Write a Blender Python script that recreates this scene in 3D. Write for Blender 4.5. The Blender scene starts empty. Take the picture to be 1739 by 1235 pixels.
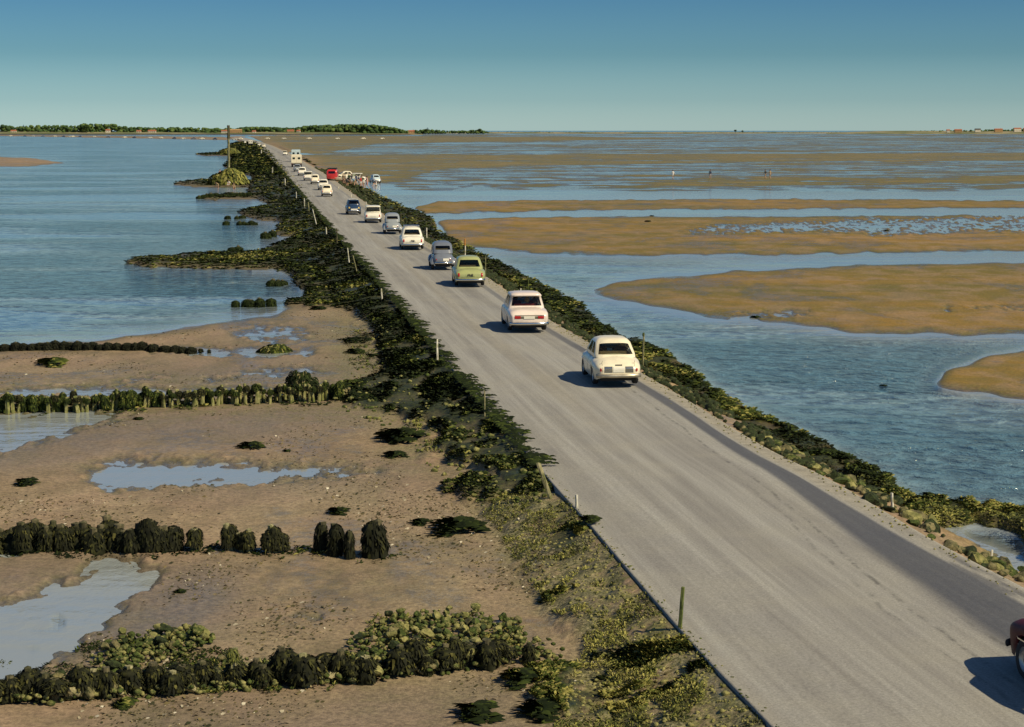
import bpy, bmesh, math, random
import numpy as np
from mathutils import Vector, Matrix
from mathutils.bvhtree import BVHTree
R = math.radians
random.seed(7); rng = np.random.default_rng(11)
sc = bpy.context.scene
C = sc.collection

# ------------------------------------------------------------------ camera
H = 8.1; F = 3200.0; CX, CY = 869.5, 617.5; HZ = 221.5
P = math.atan((CY-HZ)/F)
cam = bpy.data.cameras.new('camera'); cam.sensor_width = 36; cam.lens = F/1739*36
cam.clip_start = 0.1; cam.clip_end = 60000
co = bpy.data.objects.new('camera', cam); C.objects.link(co)
co.location = (0, 0, H); co.rotation_euler = (math.pi/2-P, 0, 0); sc.camera = co

# ------------------------------------------------------------------ sun, sky, exposure
SUN_EL, SUN_DIR = R(44), Vector((0.80, -0.60))          # sun stands to the right and behind the camera
w = bpy.data.worlds.new('World'); sc.world = w; w.use_nodes = True
nt = w.node_tree; N = nt.nodes; Lk = nt.links
sky = N.new('ShaderNodeTexSky'); sky.sky_type = 'NISHITA'; sky.sun_disc = False
sky.sun_elevation = SUN_EL; sky.sun_rotation = math.atan2(SUN_DIR.x, SUN_DIR.y)
sky.air_density = 1.0; sky.dust_density = 0.6; sky.ozone_density = 2.0
tc = N.new('ShaderNodeTexCoord'); sep = N.new('ShaderNodeSeparateXYZ'); Lk.new(tc.outputs['Generated'], sep.inputs[0])
ramp = N.new('ShaderNodeValToRGB'); Lk.new(sep.outputs['Z'], ramp.inputs[0])
el = ramp.color_ramp.elements
el[0].position = 0.0; el[0].color = (0.64, 0.88, 1.06, 1)
el[1].position = 1.0; el[1].color = (0.34, 0.42, 0.52, 1)
for p_, c_ in ((0.016, (0.385, 0.60, 0.78, 1)), (0.04, (0.20, 0.38, 0.53, 1)), (0.072, (0.135, 0.29, 0.46, 1)), (0.2, (0.22, 0.38, 0.56, 1))):  # paler top step, above the frame, is added to brighten pools and water
    e = el.new(p_); e.color = c_
mul = N.new('ShaderNodeMixRGB'); mul.blend_type = 'MULTIPLY'; mul.inputs[0].default_value = 1
Lk.new(sky.outputs[0], mul.inputs[1]); Lk.new(ramp.outputs[0], mul.inputs[2])
Lk.new(mul.outputs[0], N['Background'].inputs[0]); N['Background'].inputs[1].default_value = 0.13
sl = bpy.data.lights.new('sun', 'SUN'); sl.energy = 5.0; sl.angle = R(0.5); sl.color = (1.0, 0.87, 0.62)
so = bpy.data.objects.new('sun', sl); C.objects.link(so)
d = Vector((SUN_DIR.x*math.cos(SUN_EL), SUN_DIR.y*math.cos(SUN_EL), math.sin(SUN_EL)))
so.rotation_euler = d.to_track_quat('Z', 'Y').to_euler(); so.location = d*60
sc.view_settings.view_transform = 'Standard'; sc.view_settings.look = 'None'
sc.view_settings.exposure = 0.07; sc.view_settings.gamma = 1
sc.render.resolution_x = 1024; sc.render.resolution_y = 727
sc.render.engine = 'CYCLES'

# ------------------------------------------------------------------ geometry of the view: photo pixel -> ground point
SP, CP = math.sin(P), math.cos(P)
def G(px, py, z=0.0):
    a = (px-CX)/F; b = (CY-py)/F
    dx, dy, dz = a, CP+b*SP, -SP+b*CP
    t = (z-H)/dz
    return Vector((dx*t, dy*t, z))
def proj(x, y, z):
    dep = y*CP+(H-z)*SP
    return CX+F*x/dep, CY-F*((z-H)*CP+y*SP)/dep
WATER = -0.80; FLAT = -0.72

# ------------------------------------------------------------------ noise
def hsh(i, j, s):
    h = (i.astype(np.int64)*374761393+j.astype(np.int64)*668265263+s*974711) & 0xffffffff
    h = ((h ^ (h >> 13))*1274126177) & 0xffffffff
    return ((h ^ (h >> 16)) & 0xffff)/65535.0
def vn(x, y, s=0):
    i = np.floor(x); j = np.floor(y); fx = x-i; fy = y-j
    fx = fx*fx*(3-2*fx); fy = fy*fy*(3-2*fy)
    a = hsh(i, j, s); b = hsh(i+1, j, s); c = hsh(i, j+1, s); d_ = hsh(i+1, j+1, s)
    return (a*(1-fx)+b*fx)*(1-fy)+(c*(1-fx)+d_*fx)*fy
def fbm(x, y, s=0, o=4):
    r = 0; a = .5; t = 0
    for k in range(o):
        r = r+a*vn(x, y, s+k*17); t += a; a *= .5; x = x*2.03+5.1; y = y*2.03+1.7
    return r/t
def sstep(a, b, x):
    t = np.clip((x-a)/(b-a), 0, 1); return t*t*(3-2*t)
def inpoly(px, py, poly):
    poly = np.array(poly, float)
    m = np.zeros(px.shape, bool)
    bb = (px >= poly[:, 0].min()) & (px <= poly[:, 0].max()) & (py >= poly[:, 1].min()) & (py <= poly[:, 1].max())
    if not bb.any(): return m
    x = px[bb]; y = py[bb]; r = np.zeros(x.shape, bool); n = len(poly)
    for i in range(n):
        x1, y1 = poly[i]; x2, y2 = poly[(i+1) % n]
        if y1 == y2: continue
        c = ((y1 > y) != (y2 > y)) & (x < (x2-x1)*(y-y1)/(y2-y1)+x1)
        r ^= c
    m[bb] = r
    return m
def blur(a, r):
    for ax in (0, 1):
        k = 2*r+1
        pad = [(0, 0), (0, 0)]; pad[ax] = (r+1, r)
        c = np.cumsum(np.pad(a, pad, mode='edge'), axis=ax)
        if ax == 0: a = (c[k:, :]-c[:-k, :])/k
        else: a = (c[:, k:]-c[:, :-k])/k
    return a

# ------------------------------------------------------------------ scene bookkeeping
def tag(o, label=None, cat=None, group=None, kind=None):
    if label: o['label'] = label
    if cat: o['category'] = cat
    if group: o['group'] = group
    if kind: o['kind'] = kind
    return o
def empty(name, loc, rz=0, label=None, cat=None, group=None):
    o = bpy.data.objects.new(name, None); C.objects.link(o); o.empty_display_size = .2
    o.location = loc; o.rotation_euler = (0, 0, rz)
    return tag(o, label, cat, group)
def mk(name, verts, faces, mat, parent=None, smooth=False, tint=None, mats=None, fmi=None):
    me = bpy.data.meshes.new(name)
    if isinstance(faces, np.ndarray):
        v = np.asarray(verts, np.float32); k = faces.shape[1]; nf = len(faces)
        me.vertices.add(len(v)); me.vertices.foreach_set('co', v.ravel())
        me.loops.add(nf*k); me.loops.foreach_set('vertex_index', faces.astype(np.int32).ravel())
        me.polygons.add(nf); me.polygons.foreach_set('loop_start', np.arange(0, nf*k, k, dtype=np.int32))
        me.update(calc_edges=True)
    else:
        me.from_pydata([tuple(q) for q in verts], [], faces)
    if smooth: me.polygons.foreach_set('use_smooth', np.ones(len(me.polygons), bool))
    if tint is not None:
        at = me.attributes.new('tint', 'FLOAT_COLOR', 'POINT')
        t = np.asarray(tint, np.float32)
        if t.ndim == 1: t = np.stack([t, t, t, np.ones_like(t)], 1)
        if t.shape[1] == 3: t = np.concatenate([t, np.ones((len(t), 1), np.float32)], 1)
        at.data.foreach_set('color', t.ravel())
    for m in (mats or [mat]): me.materials.append(m)
    if fmi is not None: me.polygons.foreach_set('material_index', np.asarray(fmi, np.int32))
    me.update()
    o = bpy.data.objects.new(name, me); C.objects.link(o)
    if parent: o.parent = parent
    return o
def copy_tree(o, parent=None):
    c = o.copy(); C.objects.link(c); c.parent = parent
    for ch in o.children: copy_tree(ch, c)
    return c

# ------------------------------------------------------------------ materials
def newmat(name, col=(.5, .5, .5), rough=.7, metal=0, spec=.5):
    m = bpy.data.materials.new(name); m.use_nodes = True
    b = m.node_tree.nodes['Principled BSDF']
    b.inputs['Base Color'].default_value = (*col, 1); b.inputs['Roughness'].default_value = rough
    b.inputs['Metallic'].default_value = metal; b.inputs['Specular IOR Level'].default_value = spec
    return m, m.node_tree.nodes, m.node_tree.links, b
def noise(N, L, vec, scale, detail=4, rough=.55, dist=0):
    n = N.new('ShaderNodeTexNoise'); n.inputs['Scale'].default_value = scale; n.inputs['Detail'].default_value = detail
    n.inputs['Roughness'].default_value = rough; n.inputs['Distortion'].default_value = dist
    if vec is not None: L.new(vec, n.inputs['Vector'])
    return n.outputs['Fac']
def cramp(N, L, fac, stops):
    r = N.new('ShaderNodeValToRGB'); L.new(fac, r.inputs[0]); e = r.color_ramp.elements
    while len(e) < len(stops): e.new(0.5)
    for i, (p, c) in enumerate(stops):
        e[i].position = p; e[i].color = (*(c if hasattr(c, '__len__') else (c, c, c)), 1)
    return r.outputs[0]
def mix(N, L, f, a, b, mode='MIX'):
    m = N.new('ShaderNodeMixRGB'); m.blend_type = mode
    for k, s in ((0, f), (1, a), (2, b)):
        if hasattr(s, 'is_linked') or hasattr(s, 'links'): L.new(s, m.inputs[k])
        elif k == 0: m.inputs[0].default_value = s
        else: m.inputs[k].default_value = (*s, 1)
    return m.outputs[0]
def math_(N, L, op, a, b=None, c=None, clamp=False):
    m = N.new('ShaderNodeMath'); m.operation = op; m.use_clamp = clamp
    for k, s in ((0, a), (1, b), (2, c)):
        if s is None: continue
        if hasattr(s, 'links'): L.new(s, m.inputs[k])
        else: m.inputs[k].default_value = s
    return m.outputs[0]
def mrange(N, L, v, a, b, c=0, d_=1):
    m = N.new('ShaderNodeMapRange'); m.interpolation_type = 'SMOOTHSTEP'; L.new(v, m.inputs[0])
    for k, s in zip((1, 2, 3, 4), (a, b, c, d_)): m.inputs[k].default_value = s
    return m.outputs[0]
def vscale(N, L, vec, s, rot=0):
    m = N.new('ShaderNodeMapping'); L.new(vec, m.inputs[0]); m.inputs['Scale'].default_value = s; m.inputs['Rotation'].default_value = (0, 0, rot)
    return m.outputs[0]
def bump(N, L, b, h, strength, dist):
    n = N.new('ShaderNodeBump'); n.inputs['Strength'].default_value = strength; n.inputs['Distance'].default_value = dist
    L.new(h, n.inputs['Height']); L.new(n.outputs[0], b.inputs['Normal']); return n
def objc(N): return N.new('ShaderNodeTexCoord').outputs['Object']
def geopos(N): return N.new('ShaderNodeNewGeometry').outputs['Position']
def attr(N, name):
    a = N.new('ShaderNodeAttribute'); a.attribute_name = name; return a

# tidal flat
mflat, n_, l_, b_ = newmat('sand_flat', rough=.8, spec=.3)
pos = geopos(n_); A = attr(n_, 'cover'); sp = n_.new('ShaderNodeSeparateColor'); l_.new(A.outputs['Color'], sp.inputs[0])
A2 = attr(n_, 'cover2'); sp2 = n_.new('ShaderNodeSeparateColor'); l_.new(A2.outputs['Color'], sp2.inputs[0])
nbig = noise(n_, l_, pos, .07, 5, .6); nmid = noise(n_, l_, vscale(n_, l_, pos, (.8, .55, 1)), .8, 9, .74); nfin = noise(n_, l_, pos, 9, 6, .7)
sand = mix(n_, l_, mrange(n_, l_, nmid, .3, .7), (.195, .145, .080), (.33, .25, .150))
sand = mix(n_, l_, mrange(n_, l_, nbig, .35, .65), sand, mix(n_, l_, .5, sand, (.25, .16, .085)))
gold = mix(n_, l_, mrange(n_, l_, noise(n_, l_, vscale(n_, l_, pos, (.05, .12, 1)), 1, 5, .6), .3, .7), (.135, .105, .012), (.27, .150, .018))
base = mix(n_, l_, sp.outputs[2], sand, gold)
damp = math_(n_, l_, 'MULTIPLY', mrange(n_, l_, noise(n_, l_, vscale(n_, l_, pos, (.16, .10, 1)), 1, 7, .68, .5), .50, .60), mrange(n_, l_, noise(n_, l_, pos, 3.5, 5, .7), .38, .55))
base = mix(n_, l_, mrange(n_, l_, noise(n_, l_, vscale(n_, l_, pos, (.5, .3, 1)), 1, 7, .7, .3), .42, .60), base, mix(n_, l_, .5, base, (.30, .20, .13)))
wz = math_(n_, l_, 'MULTIPLY', sp2.outputs[1], mrange(n_, l_, nmid, .30, .58))
damp = math_(n_, l_, 'MAXIMUM', damp, wz)
base = mix(n_, l_, math_(n_, l_, 'MULTIPLY', sp2.outputs[1], .55), base, (.17, .145, .12))
base = mix(n_, l_, math_(n_, l_, 'MULTIPLY', damp, .55), base, mix(n_, l_, .6, base, (.06, .065, .045)))
sepz = n_.new('ShaderNodeSeparateXYZ'); l_.new(pos, sepz.inputs[0])
zz = math_(n_, l_, 'ADD', sepz.outputs[2], math_(n_, l_, 'MULTIPLY', math_(n_, l_, 'SUBTRACT', nmid, .5), .10))
wet = mrange(n_, l_, zz, WATER+.125, WATER+.015, 0, 1)
base = mix(n_, l_, wet, base, mix(n_, l_, .62, base, (.065, .068, .045)))
alg = math_(n_, l_, 'MULTIPLY', sp2.outputs[0], mrange(n_, l_, noise(n_, l_, pos, 2.2, 6, .7), .42, .58))
base = mix(n_, l_, math_(n_, l_, 'MULTIPLY', alg, .8), base, mix(n_, l_, mrange(n_, l_, nfin, .4, .6), (.055, .07, .016), (.17, .17, .04)))
grav = mix(n_, l_, mrange(n_, l_, noise(n_, l_, pos, 14, 5, .8), .42, .6), (.075, .075, .028), (.25, .22, .11))
base = mix(n_, l_, math_(n_, l_, 'MULTIPLY', sp.outputs[1], mrange(n_, l_, nmid, .35, .6)), base, grav)
weedc = mix(n_, l_, mrange(n_, l_, nfin, .4, .65), (.012, .017, .006), (.045, .055, .012))
base = mix(n_, l_, sp.outputs[0], base, weedc)
speck = cramp(n_, l_, noise(n_, l_, pos, 26, 2, .6), ((0, 1), (.70, 1), (.74, 1.0)))
base = mix(n_, l_, .55, base, mix(n_, l_, 1, base, mix(n_, l_, mrange(n_, l_, noise(n_, l_, pos, 7, 9, .85), .34, .66), (.30, .30, .30), (1.75, 1.72, 1.7)), 'MULTIPLY'))
l_.new(base, b_.inputs['Base Color'])
rg = mrange(n_, l_, zz, WATER+.06, WATER+.0, .85, .22)
l_.new(math_(n_, l_, 'SUBTRACT', rg, math_(n_, l_, 'MULTIPLY', damp, .50)), b_.inputs['Roughness'])
bump(n_, l_, b_, math_(n_, l_, 'ADD', math_(n_, l_, 'MULTIPLY', nmid, 2.0), nfin), .5, .05)

# water
mwat, n_, l_, b_ = newmat('sea_water', (.018, .05, .075), .10, 0, .5)
pos = geopos(n_); A = attr(n_, 'calm'); b_.inputs['IOR'].default_value = 1.45
w1 = noise(n_, l_, vscale(n_, l_, pos, (1, .8, 1), R(20)), 1.9, 4, .65, .3)
w2 = noise(n_, l_, vscale(n_, l_, pos, (.9, 1.1, 1), R(-12)), .6, 3, .55, .2)
w3 = noise(n_, l_, pos, 6, 2, .5)
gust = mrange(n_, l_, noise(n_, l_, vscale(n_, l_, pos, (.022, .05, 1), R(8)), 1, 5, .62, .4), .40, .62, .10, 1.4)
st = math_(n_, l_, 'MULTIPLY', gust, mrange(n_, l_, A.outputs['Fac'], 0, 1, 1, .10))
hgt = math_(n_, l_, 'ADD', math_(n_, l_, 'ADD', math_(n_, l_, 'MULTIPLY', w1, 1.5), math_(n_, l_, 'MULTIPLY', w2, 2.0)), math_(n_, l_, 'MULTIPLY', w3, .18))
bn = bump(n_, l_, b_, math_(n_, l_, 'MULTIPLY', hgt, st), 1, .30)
sheen_lane = mix(n_, l_, .5, mrange(n_, l_, gust, 1.0, .15, 0, 1), mrange(n_, l_, noise(n_, l_, vscale(n_, l_, pos, (.05, .13, 1), R(5)), 1, 6, .7, .5), .48, .66))  # mask for pale sheen streaks that are painted into the water colour
spk = mix(n_, l_, 1, mix(n_, l_, sheen_lane, (.048, .10, .14), (.19, .25, .265)), mix(n_, l_, mrange(n_, l_, w1, .36, .64), (.45, .45, .5), (1.6, 1.6, 1.5)), 'MULTIPLY')
l_.new(mix(n_, l_, A.outputs['Fac'], spk, (.27, .295, .28)), b_.inputs['Base Color'])  # calm shallows: silt tone plus sky sheen, both put into the colour

# road
mroad, n_, l_, b_ = newmat('road_surface', rough=.85, spec=.3)
pos = geopos(n_); A = attr(n_, 'wear'); sp = n_.new('ShaderNodeSeparateColor'); l_.new(A.outputs['Color'], sp.inputs[0])
UV = n_.new('ShaderNodeUVMap'); UV.uv_map = 'UVMap'
str1 = noise(n_, l_, vscale(n_, l_, UV.outputs[0], (1.6, .035, 1)), 1, 6, .65, .3)
str2 = noise(n_, l_, vscale(n_, l_, UV.outputs[0], (6, .12, 1)), 1, 5, .6, .2)
pat = noise(n_, l_, pos, .35, 6, .65); fin = noise(n_, l_, pos, 22, 5, .8)
c = mix(n_, l_, mrange(n_, l_, str1, .35, .66), (.232, .220, .190), (.330, .318, .276))
c = mix(n_, l_, mrange(n_, l_, str2, .3, .7), c, mix(n_, l_, .30, c, (.12, .105, .10)))
c = mix(n_, l_, mrange(n_, l_, pat, .4, .65), c, mix(n_, l_, .35, c, (.31, .29, .23)))
c = mix(n_, l_, sp.outputs[2], c, mix(n_, l_, mrange(n_, l_, noise(n_, l_, pos, 3, 6, .75), .35, .65), (.22, .195, .14), (.36, .32, .235)))
dk = math_(n_, l_, 'MULTIPLY', sp.outputs[0], mrange(n_, l_, math_(n_, l_, 'ADD', str2, math_(n_, l_, 'MULTIPLY', pat, .6)), .35, .75, 1.0, .72))
c = mix(n_, l_, dk, c, (.024, .026, .036))
c = mix(n_, l_, math_(n_, l_, 'MULTIPLY', sp.outputs[1], mrange(n_, l_, noise(n_, l_, pos, 1.6, 7, .8), .42, .62, 0, .7)), c, (.055, .052, .045))
c = mix(n_, l_, .5, c, mix(n_, l_, 1, c, mix(n_, l_, mrange(n_, l_, fin, .3, .7), (.5, .5, .5), (1.5, 1.5, 1.5)), 'MULTIPLY'))
l_.new(c, b_.inputs['Base Color']); bump(n_, l_, b_, math_(n_, l_, 'ADD', fin, pat), .35, .02)
l_.new(mix(n_, l_, dk, (.85, .85, .85), (.5, .5, .5)), b_.inputs['Roughness'])

def tinted(name, stops, rough=.8, nscale=12, spec=.3, sheen=0):
    m, n, l, b = newmat(name, rough=rough, spec=spec)
    t = attr(n, 'tint').outputs['Fac']
    c = cramp(n, l, t, stops)
    c = mix(n, l, .5, c, mix(n, l, 1, c, mix(n, l, mrange(n, l, noise(n, l, objc(n), nscale, 4, .7), .3, .7), (.55, .55, .55), (1.45, 1.45, 1.45)), 'MULTIPLY'))
    l.new(c, b.inputs['Base Color']); return m
mweed = tinted('seaweed', ((0, (.007, .011, .003)), (.45, (.020, .030, .006)), (.75, (.055, .072, .012)), (.92, (.13, .14, .025)), (1, (.26, .23, .06))), .8, 12, .12)
myweed = tinted('pale_seaweed', ((0, (.03, .035, .01)), (.4, (.10, .11, .02)), (.8, (.22, .21, .04)), (1, (.34, .30, .08))), .8)
mleaf = tinted('far_foliage', ((0, (.02, .045, .014)), (.5, (.05, .09, .02)), (.85, (.11, .15, .035)), (1, (.24, .22, .07))), .9, .2)
mwrack = tinted('dark_wrack', ((0, (.006, .007, .003)), (.5, (.018, .019, .007)), (.8, (.05, .05, .012)), (.94, (.13, .115, .03)), (1, (.24, .20, .07))), .8, 12, .15)
def rockmat(name, a, b2, weed, amt):
    m, n, l, b = newmat(name, rough=.9, spec=.25); o = objc(n)
    rnd = n.new('ShaderNodeObjectInfo').outputs['Random']
    off = n.new('ShaderNodeVectorMath'); off.operation = 'ADD'; l.new(geopos(n), off.inputs[0])
    v = off.outputs[0]
    c = mix(n, l, mrange(n, l, noise(n, l, v, 5, 5, .7), .35, .65), a, b2)
    msk = mrange(n, l, math_(n, l, 'ADD', noise(n, l, v, 3.2, 5, .75), math_(n, l, 'MULTIPLY', math_(n, l, 'SUBTRACT', rnd, .5), .35)), .5-amt, .62-amt)
    c = mix(n, l, msk, c, mix(n, l, mrange(n, l, noise(n, l, v, 14, 4, .7), .35, .7), weed, tuple(q*4 for q in weed)))
    l.new(c, b.inputs['Base Color']); bump(n, l, b, noise(n, l, v, 16, 5, .75), .7, .05); return m
mrock = rockmat('weedy_rock', (.12, .12, .035), (.31, .28, .10), (.022, .030, .006), .03)
mrockd = rockmat('dark_weedy_rock', (.09, .085, .035), (.24, .20, .09), (.010, .014, .004), .12)
mrockl = rockmat('pale_rock', (.22, .20, .09), (.42, .36, .19), (.035, .04, .010), -.04)
def woodmat(name, a, b2, green):
    m, n, l, b = newmat(name, rough=.85, spec=.25); v = geopos(n)
    c = mix(n, l, mrange(n, l, noise(n, l, vscale(n, l, v, (9, 9, 1.2)), 2, 5, .7), .35, .65), a, b2)
    c = mix(n, l, mrange(n, l, noise(n, l, v, 4, 5, .7), .45, .6), c, mix(n, l, .75, c, green))
    l.new(c, b.inputs['Base Color']); bump(n, l, b, noise(n, l, vscale(n, l, v, (20, 20, 2)), 2, 4, .7), .6, .01); return m
mwood = woodmat('weathered_wood', (.15, .14, .06), (.36, .32, .17), (.06, .075, .015))
mwoodg = woodmat('algae_wood', (.05, .07, .015), (.16, .18, .05), (.03, .045, .008))
mwoodw = woodmat('white_painted_wood', (.45, .42, .33), (.72, .68, .55), (.25, .24, .12))
mwoodd = woodmat('dark_wood', (.05, .045, .025), (.14, .12, .06), (.03, .035, .01))
morange = woodmat('orange_paint', (.5, .17, .03), (.65, .26, .05), (.4, .2, .05))
mwoodb = woodmat('pale_mossy_wood', (.15, .15, .05), (.34, .31, .13), (.09, .11, .02))
def paint(name, col, rough=.32):
    m, n, l, b = newmat(name, col, rough, 0, .5); v = objc(n)
    c = mix(n, l, mrange(n, l, noise(n, l, v, 2.5, 5, .7), .4, .7), col, tuple(q*.86 for q in col))
    sz = n.new('ShaderNodeSeparateXYZ'); l.new(v, sz.inputs[0])
    dirt = math_(n, l, 'MULTIPLY', mrange(n, l, sz.outputs[2], .55, .25), mrange(n, l, noise(n, l, v, 6, 5, .7), .3, .7))
    c = mix(n, l, math_(n, l, 'MULTIPLY', dirt, .6), c, (.20, .17, .12))
    l.new(c, b.inputs['Base Color']); b.inputs['Coat Weight'].default_value = .35; b.inputs['Coat Roughness'].default_value = .12
    return m
def simple(name, col, rough=.6, metal=0, ns=8, amt=.25):
    m, n, l, b = newmat(name, col, rough, metal)
    c = mix(n, l, mrange(n, l, noise(n, l, objc(n), ns, 4, .6), .35, .65), col, tuple(q*(1-amt) for q in col))
    l.new(c, b.inputs['Base Color']); return m
mtyre = simple('tyre_rubber', (.022, .022, .022), .85); mrim = simple('rim_metal', (.55, .53, .47), .35, .6)
mchrome = simple('chrome', (.72, .70, .64), .18, 1, 3, .1); mchas = simple('chassis', (.02, .02, .02), .8)
mred = simple('red_lamp', (.42, .015, .015), .2); myel = simple('yellow_lamp', (.75, .58, .16), .2); mgrille = simple('grille_dark', (.13, .12, .075), .6)
mplate = simple('plate', (.72, .68, .55), .45, 0, 8, .08); mblack = simple('black_ink', (.015, .015, .015), .6)
mrubber = simple('seal', (.03, .03, .03), .7)
mglass = bpy.data.materials.new('car_glass'); mglass.use_nodes = True
n_ = mglass.node_tree.nodes; l_ = mglass.node_tree.links; n_.clear()
out = n_.new('ShaderNodeOutputMaterial'); tr = n_.new('ShaderNodeBsdfTransparent'); tr.inputs[0].default_value = (.62, .68, .62, 1)
gl = n_.new('ShaderNodeBsdfGlossy'); gl.inputs['Roughness'].default_value = .05; fr = n_.new('ShaderNodeFresnel'); fr.inputs[0].default_value = 1.45
ms = n_.new('ShaderNodeMixShader'); l_.new(fr.outputs[0], ms.inputs[0]); l_.new(tr.outputs[0], ms.inputs[1]); l_.new(gl.outputs[0], ms.inputs[2]); l_.new(ms.outputs[0], out.inputs[0])

# ------------------------------------------------------------------ road edges
LE = [(1316,1235),(1297,1213),(1233,1149),(1177,1089),(1081,980),(992,876),(940,820),(900,772),(850,717),(795,655),(745,597),(695,538),(650,486),(610,440),(575,402),(548,370),(520,338),(497,311),(477,288),(460,269),(445,255),(430,246),(412,239),(396,234),(385,230)]
RE = [(1739,993),(1659,953),(1583,913),(1510,869),(1460,840),(1410,810),(1326,771),(1270,740),(1217,707),(1160,672),(1093,633),(1040,602),(990,574),(935,543),(895,516),(861,493),(823,466),(780,441),(745,421),(716,405),(680,383),(650,363),(620,343),(595,325),(570,307),(545,291),(520,277),(500,265),(480,255),(462,247),(440,240),(418,234.6),(400,230.5)]
def edge(pts, mir):
    q = [G(*p) for p in pts]; Y = np.array([a.y for a in q]); X = np.array([a.x for a in q])
    k = np.polyfit(Y[:6], X[:6], 1)
    Y0 = np.array([2., 12.]); X0 = X[0]+(Y0-Y[0])*(X[3]-X[0])/(Y[3]-Y[0])
    return np.concatenate([Y0, Y]), np.concatenate([X0, X])
LY, LX = edge(LE, 0); RY, RX = edge(RE, 1)
def smooth_edge(Y, X):
    t = np.concatenate([np.geomspace(2, 2600, 900)]); x = np.interp(t, Y, X)
    for _ in range(12): x[1:-1] = (x[:-2]+2*x[1:-1]+x[2:])/4
    return t, x
LT, LXs = smooth_edge(LY, LX); RT, RXs = smooth_edge(RY, RX)
def xl(y): return np.interp(y, LT, LXs)
def xr(y): return np.interp(y, RT, RXs)

# ------------------------------------------------------------------ terrain
ys_px = np.concatenate([np.arange(224.6, 300, .55), np.arange(300, 1300, 1.6), np.geomspace(1302, 6000, 26)])
Yrow = np.array([G(CX, p, FLAT).y for p in ys_px])
U = np.concatenate([np.linspace(-1.2, -.42, 20)[:-1], np.arange(-.42, -.30, .0035), np.arange(-.30, .30, .00078), np.arange(.30, .42, .0035), np.linspace(.42, 1.2, 20)])
YY, UU = np.meshgrid(Yrow, U, indexing='ij'); XX = UU*(YY+4)
PX, PY = proj(XX, YY, FLAT)
lw = np.log(YY)
def nz(a, b, s, o=4): return fbm(UU*a, lw*b, s, o)
wx = (nz(90, 40, 1)-.5)*26+(nz(420, 190, 3)-.5)*14; wy = (nz(70, 45, 2)-.5)*1.0
sc_y = np.clip((PY-HZ)/400, .02, 2.5)
QX = PX+wx*np.clip(sc_y, .3, 1.5); QY = PY+((nz(70, 60, 2)-.5)*18+(nz(330, 220, 5)-.5)*12)*sc_y
def M(poly, r=2, warp=1.0):
    m = inpoly(PX+(QX-PX)*warp, PY+(QY-PY)*warp, poly).astype(float)
    return blur(blur(m, r), r)
SAND = [
 ([(-900,700),(0,583),(150,571),(280,556),(400,538),(470,525),(520,508),(600,478),(700,540),(900,700),(1420,1300),(1420,7000),(-9000,7000)], 5),
 ([(980,495),(1050,472),(1130,463),(1250,456),(1400,447),(1739,441),(2600,436),(2600,580),(1739,567),(1560,568),(1440,563),(1385,556),(1300,546),(1190,535),(1150,525),(1080,516),(1010,503)], 4),
 ([(955,487),(1010,485),(1080,476),(1090,490),(1020,489)], 1),
 ([(1560,654),(1610,640),(1590,628),(1660,604),(1739,586),(2600,540),(2600,800),(1739,678),(1660,665)], 4),
 ([(735,376),(760,370),(900,366),(1100,364.5),(1739,362.5),(2600,362),(2600,425),(1739,426),(1400,432),(1150,434),(1000,434),(900,429),(840,423),(775,417),(760,405),(750,387)], 2),
 ([(700,352),(740,340),(1000,337),(1400,336),(1739,339),(2600,339),(2600,353),(1739,354),(1000,357),(760,362),(720,362)], 1),
 ([(1050,309),(1250,304),(1739,299),(2600,296),(2600,308),(1739,309),(1300,313),(1100,315)], 1),
 ([(480,262),(900,263),(1739,259),(2600,257),(2600,270),(1739,272),(1300,275),(900,281),(750,287),(700,300),(640,312),(560,300)], 1),
 ([(420,231),(900,232.5),(1200,234),(900,240),(640,244),(540,262),(480,258)], 1),
 ([(-900,250),(0,266),(60,268.5),(116,277),(60,282),(0,284),(-900,300)], 1),
 ([(-900,226),(0,228.5),(380,232),(400,236),(388,238.5),(200,235),(0,231.5),(-900,229)], 0),
]
POOL = [
 ([(400,563),(430,558),(500,558),(530,566),(500,577),(430,575),(405,571)], .9),
 ([(250,593),(440,592),(530,594),(520,600),(340,601),(255,599)], 1),
 ([(-900,690),(60,659),(160,654),(230,657),(340,662),(480,658),(560,648),(495,664),(300,668),(0,672),(-900,720)], .9),
 ([(170,652),(230,642),(290,634),(300,638),(200,652)], .6), ([(330,641),(420,630),(520,624),(560,630),(450,636),(350,644)], .7),
 ([(-900,690),(0,697),(150,695),(240,699),(180,714),(110,730),(60,750),(0,770),(-900,1000)], 1),
 ([(140,800),(190,782),(240,778),(300,782),(400,783),(450,790),(600,792),(665,799),(560,812),(440,812),(330,820),(220,827),(165,820)], 1.),
 ([(190,930),(215,945),(268,955),(272,985),(225,1012),(180,1045),(140,1078),(90,1112),(50,1138),(-900,1300),(-900,1070),(0,1024),(60,1004),(130,978),(172,952)], 1),
 ([(-900,920),(0,927),(50,935),(30,941),(0,941),(-900,960)], 1),
 ([(1232,537),(1380,526),(1385,530),(1262,541)], 1), ([(1600,522),(1760,518),(2600,510),(2600,516),(1760,522),(1610,524)], 1),
 ([(1200,384),(1400,376),(1739,366),(2600,360),(2600,396),(1739,392),(1500,398),(1350,392),(1230,396),(1150,394)], .52),
 ([(1595,898),(1655,892),(1725,910),(1730,940),(1690,958),(1640,945),(1605,925)], 1.4), ([(1690,962),(1739,955),(1900,960),(1900,1000),(1739,985)], .8),
 ([(500,1045),(540,1040),(545,1052),(520,1056)], .5),
]
sandm = np.zeros_like(YY)
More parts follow.
